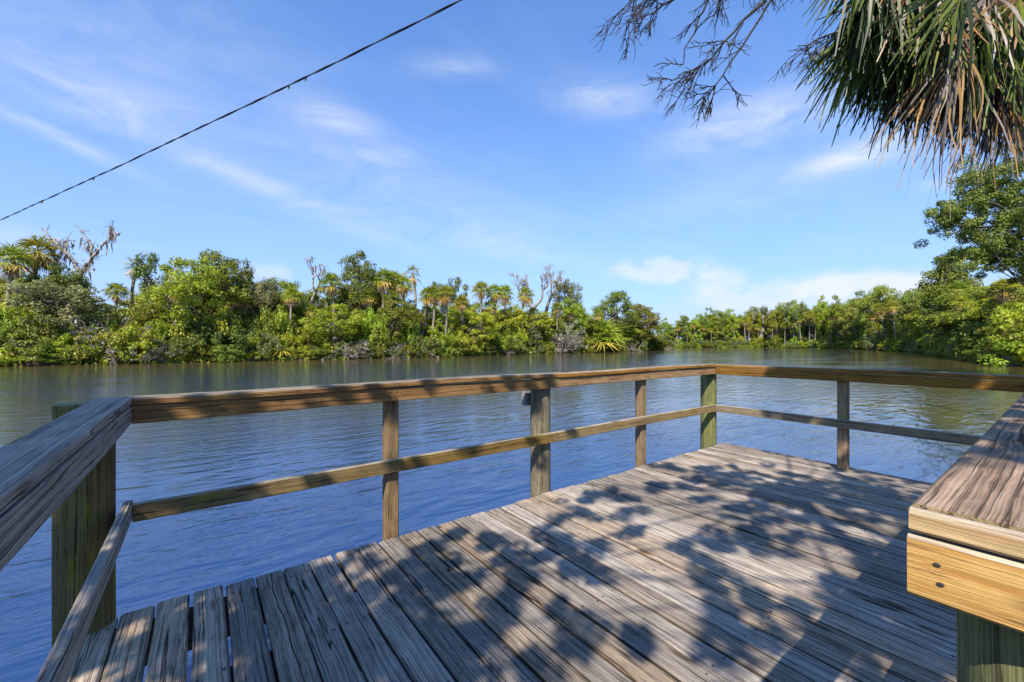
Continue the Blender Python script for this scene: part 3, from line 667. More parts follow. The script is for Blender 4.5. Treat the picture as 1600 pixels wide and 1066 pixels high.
def make_dead_tree(seed, h=8.0, depth=3, moss=14, fork=True, mlen=(.25, .75)):
    rng = np.random.default_rng(seed); b = Bag(); tips = []
    P = bend((0, 0, -.3), (rng.normal() * .3, rng.normal() * .3, h * .45), rng, .05, 6); tube(b, P, np.linspace(.34, .24, 6), 7)
    for s in ((-1, 1) if fork else (0.1,)):
        d = unit(np.array([s * .55, rng.normal() * .35, 1.0])); branch(b, P[-1], d, h * .24, .20, depth, rng, tips, .42, .12, (1, 3))
    zmax = max(t[2] for t in tips); k = h / zmax
    parts = [('trunk', b.mesh('dead_trunk', M_DEADWOOD, True))]
    if moss:
        mb = Bag(); T = np.array(tips); hang_moss(mb, T[rng.integers(0, len(T), moss)] - np.array([0, 0, .05]), rng, mlen, 12, .10); parts.append(('hanging_moss', mb.mesh('dead_tree_moss', M_MOSS)))
    return dict(name='dead_tree', h=zmax, w=2.5, parts=parts)

def make_fork_snag(seed=3, k=0.072):
    """thick bare trunk forking into two crooked limbs, moss in tatters"""
    rng = np.random.default_rng(seed); b = Bag(); mb = Bag()
    def pl(pts): return np.array([((x - 118) * k, y3, (470 - y) * k) for (x, y, y3) in pts])
    def limb(pts, r0, r1, sides=7):
        P = pl(pts); t = np.linspace(0, len(P) - 1, 5 * len(P)); Q = np.stack([np.interp(t, np.arange(len(P)), P[:, i]) for i in range(3)], -1) + rng.normal(size=(len(t), 3)) * .035
        tube(b, Q, np.linspace(r0, r1, len(t)), sides); return Q
    limb([(113, 476, 0), (114, 440, 0), (115, 420, .1), (121, 393, .1)], .26, .17)
    segs = [limb([(121, 394, .1), (111, 379, .2), (100, 367, .1), (92, 360, .2), (86, 353, .1)], .12, .04), limb([(121, 394, .1), (128, 386, 0), (137, 377, -.1), (143, 367, 0), (151, 362, 0), (158, 356, .1)], .13, .04), limb([(137, 377, -.1), (131, 366, 0), (124, 358, .1), (117, 350, .1)], .08, .025), limb([(119, 402, .1), (125, 410, .3), (127, 420, .4)], .08, .03), limb([(108, 376, .2), (104, 366, .3), (107, 361, .3)], .06, .02), limb([(148, 364, 0), (152, 355, -.1), (150, 351, 0)], .05, .02)]
    for Q in segs:
        for _ in range(5):
            branch(b, Q[rng.integers(4, len(Q))], unit(rng.normal(size=3) + np.array([0, 0, .3])), .35, .03, 1, rng, [], .6, 0, (1, 3), 4)
        hang_moss(mb, Q[rng.integers(3, len(Q), 5)] - np.array([0, 0, .1]), rng, (.25, .9), 7, .16)
    return dict(name='dead_tree', h=(470 - 350) * k, w=40 * k, parts=[('trunk', b.mesh('fork_snag', M_DEADWOOD, True)), ('hanging_moss', mb.mesh('fork_snag_moss', M_MOSS))])

def make_brush(seed, h=2.6, w=3.0, n=26):
    """tangled grey fallen branches"""
    rng = np.random.default_rng(seed); b = Bag(); tips = []
    for i in range(n):
        a = rng.random() * 6.28; el = rng.uniform(.1, 1.1); d = np.array([math.cos(a) * math.cos(el), math.sin(a) * math.cos(el), math.sin(el)])
        branch(b, np.array([rng.normal() * .4, rng.normal() * .4, 0.05]), d, rng.uniform(.5, 1.0) * w * .5, .06, 2, rng, tips, .55, -.12, (2, 4), 4, .72, .12)
    zmax = max(t[2] for t in tips)
    mb = Bag(); T = np.array(tips); leaves(mb, T[rng.integers(0, len(T), 90)], np.full(90, .25), 6, .16, rng)
    return dict(name='dead_brush', h=zmax, w=w, parts=[('branches', b.mesh('brush_branches', M_BRUSH, True)), ('dry_leaves', mb.mesh('brush_leaves', M_MOSS))])

BACK = [make_oak(18, w=3.4, depth=.93, nclump=120, leaf=.3), make_oak(19, w=3.8, depth=.9, nclump=120, leaf=.3, leafmat=M_LEAF_BRIGHT), make_oak(20, w=3.2, depth=.93, nclump=110, leaf=.3, leafmat=M_LEAF_DARK)]
OAKS = [make_oak(11, depth=.78, nclump=110), make_oak(12, w=3.0, depth=.84, nclump=100), make_oak(13, w=4.2, depth=.72, nclump=120), make_oak(14, w=3.3, depth=.76, leafmat=M_LEAF_DARK), make_oak(15, w=3.8, depth=.74, leafmat=M_LEAF_BRIGHT), make_oak(16, w=3.6, depth=.62, nclump=60, per=80, moss=26, leafmat=M_LEAF_GREY), make_oak(17, w=2.6, depth=.5, nclump=40, per=80, leafmat=M_LEAF_DARK, rad=(.5, .8))]
SHRUBS = [make_shrub(21, leafmat=M_LEAF_BRIGHT), make_shrub(22, w=2.6, h=2.6, nclump=40, leafmat=M_LEAF_BRIGHT), make_shrub(23, leafmat=M_LEAF_OAK), make_shrub(24, h=3.6, w=2.0, leafmat=M_LEAF_OAK), make_shrub(25, leafmat=M_LEAF_DARK), make_shrub(26, h=2.2, w=2.8, nclump=36, leafmat=M_LEAF_GREY)]
PALMS = [make_palm(31), make_palm(32, ngreen=30, nyel=8, ndead=28), make_palm(33, ngreen=42, nyel=4, ndead=10), make_palm(34, ngreen=32, nyel=10, ndead=18, lean=.9), make_palm(35, ngreen=10, nyel=2, ndead=6, size=.7, trunk=.13)]
PALMETTOS = [make_palmetto(41), make_palmetto(42, n=22), make_palmetto(43, n=30)]
DEADS = [make_fork_snag(), make_dead_tree(57, moss=20), make_dead_tree(53, fork=False, depth=3, moss=10), make_dead_tree(54, fork=False, depth=2, moss=0)]
BRUSH = [make_brush(61), make_brush(62, h=2.0, w=2.6), make_brush(63, w=3.4)]

vr = random.Random(5)
def put(proto, loc, sxy, sz, rz, label, cat, group=None):
    e = empty(proto['name'], loc, rz); e.scale = (sxy, sxy, sz); tag(e, label, cat, group)
    for nm, me in proto['parts']:
        o = ob(nm, me, e)
        if 'moss' in nm or nm == 'dry_leaves': o['kind'] = 'stuff'
    return e

def gz(x, y): return float(land_h(np.array([[x, y]]))[0])

def plant(proto, px, top, back, label, cat, group=None, tab=None, wide=None, rz=None):
    """stand a plant behind the bank: photo column, photo height of its top, metres behind the waterline"""
    tab = tab or LB; Z = bankZ(px, tab) + back; X = (px - CX) / F * Z; p = cw(X, Z)
    g = max(gz(p.x, p.y), 0.05); H = EYE + (HOR - top) / F * Z - g; s = H / proto['h']
    sw = s if wide is None else (wide / F * Z) / proto['w']
    return put(proto, (p.x, p.y, g - 0.03), sw, s, vr.random() * 6.28 if rz is None else rz, label, cat, group)

for p_, a_ in zip(BACK, ['mid green', 'yellow-green', 'dark green']): p_['adj'] = a_
for p_, a_ in zip(SHRUBS, ['bright green', 'bright spreading', 'mid green', 'tall green', 'dark green', 'greyish']): p_['adj'] = a_
for p_, a_ in zip(PALMS, ['full-headed', 'shaggy brown-skirted', 'thick green', 'yellowing', 'thin']): p_['adj'] = a_
for p_, a_ in zip(PALMETTOS, ['spiky', 'sparse spiky', 'dense spiky']): p_['adj'] = a_
LML = [(14, 'slim palm at the left edge'), (52, 'tall shaggy palm'), (84, 'dark oak under the snag'), (118, 'forked dead tree'), (182, 'low bright palm'), (205, 'thin palm stem'), (234, 'dark narrow oak'), (285, 'bright green wide oak'), (345, 'double-topped oak'), (412, 'small mossy tree in the notch'), (462, 'low tan-fronded palm'), (489, 'crooked dead snag'), (515, 'bright bushy tree'), (566, 'tallest dark oak'), (592, 'shaggy palm before the tallest oak'), (633, 'long-skirted palm'), (646, 'small slender palm crown'), (685, 'pair of pale palm trunks'), (712, 'separate dark treetop'), (750, 'leading palm of the mid bank row'), (790, 'third palm of the mid bank row'), (832, 'left mossy snag'), (857, 'taller grey snag'), (886, 'sparse mossy oak'), (915, 'small bare snag'), (958, 'rounded oak near the point'), (1004, 'last oak of the point')]
LMR = [(1040, 'point of the left bank'), (1075, 'gap beyond the left bank point'), (1130, 'dark oak of the river bend'), (1174, 'left far dead treetop'), (1190, 'right far dead treetop'), (1222, 'spreading dark treetop of the bend'), (1246, 'grey-green bend oak'), (1275, 'bright broad palm'), (1314, 'solitary pale-trunked palm'), (1340, 'mid green oak of the right bank'), (1368, 'rounded dark oak'), (1402, 'shaggy palm below the rounded oak'), (1446, 'squat tan-skirted palm'), (1478, 'tall pointed oak'), (1512, 'broad brown-fronded palm'), (1545, 'bright low fan palm shrub'), (1568, 'dark palm under the big oak'), (1600, 'right edge of the view')]
USED = {}
def which(what, q, lms):
    """a label that points the plant out by the nearest plants one can find"""
    near = sorted(lms, key=lambda t: abs(t[0] - q))[:4]; cand = []
    for i, (x, nm) in enumerate(near):
        side = 'left' if q < x else 'right'
        cand.append(f'{what} below the {nm}' if i == 0 and abs(q - x) < 6 else f'{what} {"just " if i == 0 else ""}{side} of the {nm}')
    lo = [t for t in lms if t[0] < q]; hi = [t for t in lms if t[0] >= q]; cand += [c_.replace(what, 'another ' + what) for c_ in cand]
    if lo and hi: cand.insert(1, f'{what} between the {lo[-1][1]} and the {hi[0][1]}')
    for c in cand:
        if c not in USED and len(c.split()) <= 16: USED[c] = 1; return c
    return min(cand, key=len)

# ------------------------------------------------------------------ left bank, single plants one can point to
T = 'tree'; P_ = 'palm tree'; S_ = 'shrub'
L1 = [
 (PALMS[0], 14, 386, 3, 'slim cabbage palm at the far left edge of the left bank', P_), (PALMS[1], 52, 372, 5, 'tall shaggy palm with brown skirt beside the forked dead tree', P_),
 (DEADS[0], 118, 352, 5, 'bare forked dead tree rising highest on the left bank', T), (DEADS[1], 88, 380, 6, 'short mossy dead tree between the shaggy palm and the forked snag', T),
 (OAKS[3], 84, 412, 4, 'dark rounded oak below the forked dead tree', T), (OAKS[5], 100, 436, 1.5, 'grey-green mossy oak leaning over the water near the left edge', T),
 (PALMS[2], 182, 443, 6, 'low bright palm crown in the dip right of the forked dead tree', P_), (PALMETTOS[0], 222, 462, 4, 'fan palm with yellow fronds low in the dip', P_),
 (PALMS[4], 205, 402, 8, 'thin leaning palm stem with a tiny crown against the sky', P_), (OAKS[6], 234, 388, 5, 'dark narrow oak standing beside the thin palm stem', T),
 (OAKS[4], 285, 412, 2.5, 'bright green oak with a wide crown left of the tall twin oak', T), (DEADS[3], 300, 396, 8, 'bare twiggy top behind the bright green oak', T),
 (OAKS[1], 345, 392, 4, 'tall mid green oak with an uneven double top', T), (OAKS[6], 372, 396, 5, 'dark oak lobe overhanging right of the double-topped oak', T),
 (OAKS[5], 412, 430, 4, 'small grey mossy tree in the notch right of the tall oaks', T), (PALMS[3], 462, 448, 2, 'palm with hanging tan fronds low on the left bank', P_),
 (DEADS[2], 489, 404, 8, 'single crooked dead snag standing alone against the sky', T), (OAKS[2], 440, 436, 7, 'broad low oak beneath the single crooked snag', T),
 (PALMS[0], 520, 428, 6, 'palm left of the tallest dark oak', P_), (OAKS[3], 566, 396, 6, 'tallest dark oak at the middle of the left bank', T),
 (PALMS[1], 592, 420, 4, 'shaggy palm directly in front of the tallest dark oak', P_), (PALMS[2], 616, 424, 5, 'palm second right of the tallest dark oak', P_),
 (PALMS[1], 633, 430, 3, 'palm with a long tan skirt above a bare pale trunk', P_), (PALMS[4], 646, 414, 7, 'small slender palm crown poking above its neighbours', P_),
 (PALMS[3], 656, 450, 4, 'palm with yellow lower fronds below the small slender crown', P_), (OAKS[6], 686, 436, 10, 'dark oak top behind the two pale palm trunks', T),
 (PALMS[1], 679, 446, 2, 'yellowing palm, left of a pair with pale bare trunks', P_), (PALMS[3], 691, 448, 2.5, 'leaning palm, right of a pair with pale bare trunks', P_),
 (OAKS[6], 712, 428, 12, 'separate dark oak top right of the palm pair', T), (PALMS[0], 722, 462, 3, 'low palm right of the leaning palm pair', P_),
 (PALMS[2], 750, 440, 5, 'tall palm leading the row of palms at mid bank', P_), (PALMS[1], 770, 444, 4, 'second palm of the mid bank row', P_),
 (PALMS[0], 790, 446, 6, 'third palm of the mid bank row', P_), (PALMS[3], 814, 448, 3, 'pale-trunked palm left of the mossy snags', P_),
 (DEADS[1], 832, 420, 8, 'mossy dead tree, left of the two tall grey snags', T), (DEADS[2], 857, 416, 9, 'taller grey dead snag with upright broken tops', T),
 (OAKS[5], 886, 432, 8, 'sparse mossy oak right of the grey snags', T), (OAKS[4], 896, 470, 4, 'bright yellow-green tree below the sparse mossy oak', T),
 (DEADS[3], 915, 462, 7, 'small bare snag before the point of the bank', T), (OAKS[0], 958, 458, 4, 'rounded oak near the point of the left bank', T),
 (PALMETTOS[2], 935, 482, 2, 'fan palm clump with tan fronds left of the rounded oak', P_), (OAKS[1], 1004, 474, 3, 'last oak tapering down to the point of the bank', T),
 (BRUSH[0], 868, 484, 0.8, 'big tangle of grey fallen branches at the water right of centre', 'brush'), (BRUSH[1], 190, 492, 0.8, 'tangle of grey branches on the bank below the low palms', 'brush'),
 (BRUSH[2], 40, 520, 0.6, 'dry grey brush at the waterline near the left edge', 'brush'), (BRUSH[1], 402, 549, 0.2, 'small heap of dry twigs at the water edge', 'brush'),
 (BRUSH[0], 68, 545, 0.1, 'low grey brush spilling into the water below the mossy oak', 'brush'), (BRUSH[2], 255, 520, 0.5, 'grey branch tangle right of the low palms', 'brush'), (BRUSH[1], 545, 528, 0.3, 'dark twiggy tangle in the bank hollow', 'brush'), (BRUSH[2], 612, 528, 0.3, 'leaning grey roots left of the sloping log', 'brush'), (BRUSH[0], 985, 522, 0.4, 'grey brush under the last oak of the point', 'brush'), (BRUSH[1], 790, 540, 0.2, 'low dry brush at the water below the palm row', 'brush'),
 (BRUSH[2], 360, 462, 2.0, 'vertical tangle of dead vines under the double-topped oak', 'brush'),
 (OAKS[4], 515, 478, 1.6, 'bright green bushy tree left of the dark bank hollow', T), (OAKS[2], 620, 468, 2.5, 'round dark green tree beneath the shaggy palms', T),
 (OAKS[4], 745, 484, 1.8, 'light green flat-topped tree in front of the palm row', T),
]
WIDE = {'tallest dark oak at the middle of the left bank': 34, 'round dark green tree beneath the shaggy palms': 36, 'bright green bushy tree left of the dark bank hollow': 42,
        'light green flat-topped tree in front of the palm row': 38, 'grey-green mossy oak leaning over the water near the left edge': 62, 'dark rounded oak below the forked dead tree': 42,
        'bright green oak with a wide crown left of the tall twin oak': 55, 'tall mid green oak with an uneven double top': 40, 'rounded oak near the point of the left bank': 32,
        'big tangle of grey fallen branches at the water right of centre': 55, 'tangle of grey branches on the bank below the low palms': 46, 'broad low oak beneath the single crooked snag': 45,
        'last oak tapering down to the point of the bank': 28, 'dark narrow oak standing beside the thin palm stem': 24, 'dark oak lobe overhanging right of the double-topped oak': 24,
        'vertical tangle of dead vines under the double-topped oak': 22, 'dry grey brush at the waterline near the left edge': 36, 'bright yellow-green tree below the sparse mossy oak': 28,
        'sparse mossy oak right of the grey snags': 28, 'small grey mossy tree in the notch right of the tall oaks': 26, 'dark oak top behind the two pale palm trunks': 20, 'separate dark oak top right of the palm pair': 18,
        'short mossy dead tree between the shaggy palm and the forked snag': 20}
for (pr, px_, top, back, lab, cat) in L1:
    plant(pr, px_, top, back, lab, cat, None, LB, WIDE.get(lab), -math.atan2(A1, A0) if pr is DEADS[0] else None)

# skyline of the left bank, for the nameless trees behind and between
SKY_L = [(-60, 420), (0, 425), (60, 430), (130, 448), (200, 462), (240, 430), (300, 425), (350, 410), (390, 430), (420, 450), (480, 448), (540, 440), (580, 430), (640, 460), (700, 468), (760, 460), (820, 462), (880, 465), (940, 475), (1000, 492), (1030, 510)]
def sky_at(px, tab): return float(np.interp(px, [a for a, b in tab], [b for a, b in tab]))
for i, px_ in enumerate(np.linspace(-70, 1020, 44)):
    q = px_ + vr.uniform(-9, 9); pr = BACK[vr.choice([0, 1, 2, 0, 1])]
    plant(pr, q, sky_at(q, SKY_L) + vr.uniform(8, 34), vr.uniform(6, 13), which(pr['adj'] + ' background tree', q, LML), T, 'trees of the dense left bank wood', LB, vr.uniform(26, 40))
for i, px_ in enumerate(np.linspace(-60, 1010, 46)):
    q = px_ + vr.uniform(-14, 14)
    pr = PALMS[vr.randrange(4)]; plant(pr, q, sky_at(q, SKY_L) + vr.uniform(8, 60), vr.uniform(2, 6), which(pr['adj'] + ' palm in the wood', q, LML), P_, 'palms scattered through the left bank wood', LB)
for i, px_ in enumerate(np.linspace(-70, 1032, 74)):
    q = px_ + vr.uniform(-8, 8); Z = bankZ(q, LB); base = HOR + F * EYE / Z
    pr = SHRUBS[vr.choice([0, 1, 2, 2, 3, 4, 4, 5])]
    hp = vr.choice([vr.uniform(1.0, 2.2), vr.uniform(2.0, 3.6), vr.uniform(2.8, 4.8)]) * F / Z
    plant(pr, q, base - hp, vr.uniform(0.1, 1.4), which(pr['adj'] + ' waterline shrub', q, LML), S_, 'shrubs along the left bank waterline', LB, vr.uniform(1.3, 2.3) * F / Z)
for i, px_ in enumerate(np.linspace(-70, 1020, 84)):
    q = px_ + vr.uniform(-10, 10); Z = bankZ(q, LB) + 3; base = HOR + F * EYE / Z
    pr = SHRUBS[vr.choice([0, 1, 2, 3, 3, 4, 0])]
    plant(pr, q, base - vr.uniform(3.4, 7.6) * F / Z, vr.uniform(1.6, 4.5), which(pr['adj'] + ' bush on the bank slope', q, LML), S_, 'thicket bushes on the left bank slope', LB, vr.uniform(1.6, 2.8) * F / Z)
for i, px_ in enumerate(np.linspace(-20, 1000, 20)):
    q = px_ + vr.uniform(-20, 20); Z = bankZ(q, LB); base = HOR + F * EYE / Z
    pr = PALMETTOS[vr.randrange(3)]; plant(pr, q, base - vr.uniform(2.6, 5.0) * F / Z, vr.uniform(1.2, 3.5), which(pr['adj'] + ' fan palm shrub', q, LML), S_, 'fan palm shrubs of the left bank', LB)

# ------------------------------------------------------------------ far bend and right bank
SKY_R = [(1030, 503), (1060, 497), (1130, 487), (1180, 487), (1230, 479), (1285, 473), (1340, 469), (1400, 464), (1450, 456), (1500, 452), (1560, 456), (1650, 440)]
R1 = [
 (DEADS[2], 1174, 479, 6, 'far dead treetop, left of two on the river bend', T, None), (DEADS[3], 1190, 477, 6, 'far dead treetop, right of two on the river bend', T, None),
 (OAKS[3], 1130, 490, 5, 'dark oak among the small palms of the river bend', T, 14), (OAKS[6], 1222, 475, 8, 'spreading dark treetop on the river bend', T, 16),
 (OAKS[5], 1246, 475, 4, 'grey-green oak on the river bend', T, 20), (OAKS[6], 1284, 473, 7, 'dark treetop right of the grey-green oak on the bend', T, 14),
 (PALMS[2], 1275, 490, 2, 'bright broad palm at the water before the right bank', P_, None), (PALMS[3], 1314, 482, 2, 'solitary pale-trunked palm at the start of the right bank', P_, None),
 (OAKS[0], 1368, 450, 5, 'rounded dark oak standing above the right bank palms', T, 24), (OAKS[1], 1340, 466, 4, 'mid green oak left of the rounded dark oak', T, 20),
 (PALMS[1], 1402, 490, 3, 'shaggy palm below the rounded dark oak', P_, None), (PALMS[2], 1446, 492, 2, 'squat palm with tan skirt at mid right bank', P_, None),
 (OAKS[3], 1446, 462, 4, 'dense dark oak on the right bank slope', T, 34), (OAKS[1], 1480, 388, 2.5, 'tall pointed oak left of the big overhanging oak', T, 34),
 (PALMS[1], 1507, 438, 3, 'palm with an orange-brown skirt under the tall pointed oak', P_, None), (PALMS[2], 1512, 466, 1.5, 'broad palm with drooping brown fronds on the right bank', P_, None),
 (PALMS[0], 1568, 436, 3, 'dark green palm under the big overhanging oak', P_, None), (PALMETTOS[0], 1545, 506, 1.2, 'bright fan palm shrub low on the right bank', S_, 30),
 (PALMETTOS[1], 1495, 524, 0.6, 'yellow-green fan palm shrub at the right bank waterline', S_, 24), (PALMETTOS[2], 1596, 492, 3.0, 'fan palm with orange dead fronds at the right edge', S_, 34),
 (SHRUBS[0], 1585, 553, -1.2, 'bright green bush at the water by the right edge', S_, 22), (SHRUBS[5], 1380, 520, .8, 'tan dry shrub on the right bank waterline', S_, 18),
]
for (pr, px_, top, back, lab, cat, wd) in R1:
    plant(pr, px_, top, back, lab, cat, None, FBk, wd)
for i, px_ in enumerate(np.linspace(1040, 1660, 74)):
    q = px_ + vr.uniform(-5, 5); Z = bankZ(q, FBk)
    pr = BACK[vr.choice([0, 1, 0, 1, 2])]; plant(pr, q, sky_at(q, SKY_R) + vr.uniform(-2, 14), vr.uniform(4, 15) + (5 if q > 1380 else 0), which(pr['adj'] + ' background tree', q, LMR), T, 'trees of the far bend and right bank wood', FBk, vr.uniform(3.2, 5.2) * F / Z)
for i, px_ in enumerate(np.linspace(1042, 1560, 36)):
    q = px_ + vr.uniform(-7, 7)
    pr = PALMS[vr.randrange(4)]; plant(pr, q, sky_at(q, SKY_R) + vr.uniform(6, 26), vr.uniform(1.5, 4), which(pr['adj'] + ' palm in the wood', q, LMR), P_, 'palms of the far bend and right bank', FBk)
for i, px_ in enumerate(np.linspace(1042, 1620, 66)):
    q = px_ + vr.uniform(-5, 5); Z = bankZ(q, FBk); base = HOR + F * EYE / Z
    pr = SHRUBS[vr.choice([0, 1, 2, 3, 4, 5])]; plant(pr, q, base - vr.uniform(1.8, 4.2) * F / Z, vr.uniform(0.1, 2.2), which(pr['adj'] + ' waterline shrub', q, LMR), S_, 'shrubs along the far bend and right bank', FBk, vr.uniform(1.6, 2.8) * F / Z)
for i, px_ in enumerate(np.linspace(1038, 1640, 60)):
    q = px_ + vr.uniform(-5, 5); Z = bankZ(q, FBk) + 4; base = HOR + F * EYE / Z
    pr = SHRUBS[vr.choice([0, 1, 0, 2, 3, 4])]; plant(pr, q, base - vr.uniform(3.5, 6.5) * F / Z, vr.uniform(3, 7), which(pr['adj'] + ' bush on the bank slope', q, LMR), S_, 'thicket bushes of the far bend and right bank', FBk, vr.uniform(2.2, 3.6) * F / Z)
for i, px_ in enumerate(np.linspace(1340, 1625, 26)):
    q = px_ + vr.uniform(-8, 8); Z = bankZ(q, FBk); base = HOR + F * EYE / Z
    pr = PALMETTOS[vr.randrange(3)]; plant(pr, q, base - vr.uniform(2.2, 4.5) * F / Z, vr.uniform(.8, 4), which(pr['adj'] + ' fan palm shrub', q, LMR), S_, 'fan palm shrubs of the right bank', FBk)

for i, Z_ in enumerate(np.linspace(38, 150, 64)):
    q = float(np.interp(-Z_, [-b for a, b in FBk[3:]], [a for a, b in FBk[3:]])) + vr.uniform(-2, 2); Z = bankZ(q, FBk); base = HOR + F * EYE / Z; c = i % 4
    if c == 3: pr = PALMETTOS[vr.randrange(3)]; plant(pr, q, base - vr.uniform(2.0, 3.6) * F / Z, vr.uniform(.1, 1.5), which(pr['adj'] + ' fan palm on the waterline', q, LMR), S_, 'fan palm shrubs of the right bank', FBk)
    else: pr = SHRUBS[vr.choice([0, 1, 0, 2, 5])]; plant(pr, q, base - vr.uniform(1.6, 4.4) * F / Z, vr.uniform(0, 1.6), which(pr['adj'] + ' shrub on the waterline', q, LMR), S_, 'shrubs along the far bend and right bank', FBk, vr.uniform(1.5, 2.6) * F / Z)
for i, Z_ in enumerate(np.linspace(44, 140, 16)):
    q = float(np.interp(-Z_, [-b for a, b in FBk[3:]], [a for a, b in FBk[3:]])); pr = PALMS[vr.choice([0, 1, 2, 3])]; Z = bankZ(q, FBk); base = HOR + F * EYE / Z
    plant(pr, q, base - vr.uniform(4.0, 7.5) * F / Z, vr.uniform(1, 3), which(pr['adj'] + ' short palm on the bank', q, LMR), P_, 'palms of the far bend and right bank', FBk)

# big oak overhanging on the right
def big_oak():
    rng = np.random.default_rng(77); Z = 25.0; c = np.array(at(1640, 345, Z)); base = np.array(at(1668, 520, Z + 1)); base[2] = gz(base[0], base[1]) - .1
    C = []; R = []
    for (px_, py, rp_, n) in ((1580, 300, 55, 34), (1530, 310, 30, 12), (1478, 335, 17, 8), (1505, 345, 24, 10), (1545, 360, 42, 20), (1590, 380, 48, 26), (1565, 398, 30, 14), (1602, 412, 30, 14), (1525, 395, 22, 9), (1620, 330, 70, 34), (1660, 300, 80, 30), (1660, 380, 60, 24), (1528, 285, 18, 7), (1540, 268, 26, 9), (1600, 265, 40, 18), (1500, 330, 18, 9)):
        p = np.array(at(px_, py, Z)); rr = rp_ / F * Z
        n = int(n * 1.4); C.append(p + rng.normal(size=(n, 3)) * rr * np.array([.55, .75, .5])); R.append(rng.uniform(.25, .55, n))
    C = np.concatenate(C); R = np.concatenate(R)
    e = empty('oak_tree', base); tag(e, 'big live oak with pale limbs overhanging from the right edge', 'tree')
    lb = Bag(); leaves(lb, C - base, R, 200, .115, rng, .8); ob('crown', lb.mesh('big_oak_crown', M_LEAF_BIG), e)
    tb = Bag(); top = c - base; P = bend((0, 0, 0), top, rng, .05, 9); tube(tb, P, np.linspace(.42, .2, 9), 10)
    for i in range(0, len(C), 3): tube(tb, bend(P[rng.integers(4, 9)], C[i] - base, rng, .04, 8), np.linspace(.06, .012, 8), 5)
    ob('trunk', tb.mesh('big_oak_trunk', M_BARK, True), e)
big_oak()

# ------------------------------------------------------------------ low growth on both banks (nobody could count it)
def undergrowth():
    rng = np.random.default_rng(9)
    for (tab, lo, hi, n, mt, lab) in ((LB, -120, 1036, 60000, M_LEAF_OAK, 'low leafy undergrowth covering the left bank'), (FBk, 1040, 1680, 36000, M_LEAF_BRIGHT, 'low leafy undergrowth covering the far bend and right bank')):
        q = rng.uniform(lo, hi, n); xs = [a for a, b in tab]; zs = [b for a, b in tab]
        Z = np.interp(q, xs, zs) + np.abs(rng.normal(size=n)) * 5.0 - .2; X = (q - CX) / F * Z
        P = np.stack([X * A0 + Z * A1, -X * A1 + Z * A0], -1); z = land_h(P); ok = z > -.04
        C = np.column_stack([P, z + rng.random(n) ** 2 * 1.1 + .05])[ok]
        b = Bag(); leaves(b, C, np.full(len(C), .25), 1, .42, rng); o = ob('undergrowth', b.mesh('undergrowth', mt)); tag(o, lab, 'undergrowth', None, 'stuff')
undergrowth()

# fallen log, bank stones
def log(px0, b0, z0, px1, b1, z1, r, label):
    """two ends: photo column, metres behind the waterline, height"""
    rng = np.random.default_rng(int(px0)); E = []
    for (q, bk, z) in ((px0, b0, z0), (px1, b1, z1)):
        Z = bankZ(q, LB) + bk; p = cw((q - CX) / F * Z, Z, z); E.append(np.array(p))
    a, c = E; b = Bag(); tube(b, bend(a - a, c - a, rng, .03, 8), np.linspace(r * .6, r, 8), 7)
    for t in (.3, .55): tube(b, bend((c - a) * t, (c - a) * t + np.array([.2, .1, .4]), rng, .1, 4), np.linspace(r * .4, .01, 4), 5)
    o = ob('fallen_log', b.mesh('fallen_log', M_PALMBARK, True), None, a); tag(o, label, 'log')
log(658, 1.2, 1.7, 686, -1.3, 0.0, .10, 'pale bare log sloping into the water at mid bank')
log(600, -.2, .12, 640, -.5, .02, .08, 'grey log lying along the waterline left of the sloping log')
def stone(px_, py, Z, sx, sy, sz, label, seed):
    rng = np.random.default_rng(seed); nu, nv = 14, 9; V = []; amp = rng.normal(size=(6, 3)); 
    for i in range(nv):
        th = PI * (i + .001) / (nv - 1 + .002)
        for j in range(nu):
            ph = 2 * PI * j / nu; d = np.array([math.sin(th) * math.cos(ph), math.sin(th) * math.sin(ph), math.cos(th)])
            k = 1 + .13 * sum(math.sin(2.2 * (d @ a) + s) for s, a in enumerate(amp)) * .6; V.append(np.sign(d) * np.abs(d) ** .75 * k * np.array([sx, sy, sz]))
    Q = [(i * nu + j, i * nu + (j + 1) % nu, (i + 1) * nu + (j + 1) % nu, (i + 1) * nu + j) for i in range(nv - 1) for j in range(nu)]
    p = at(px_, py, Z); o = ob('boulder', mesh_np('boulder', V, [q[::-1] for q in Q], None, M_STONE, True), None, (p.x, p.y, max(gz(p.x, p.y), 0.0) + sz * .3), (0, 0, rng.random() * 6)); tag(o, label, 'rock')
stone(1600, 545, 40.3, 1.3, 1.0, 1.1, 'grey rock at the right edge above the bright bush', 1)

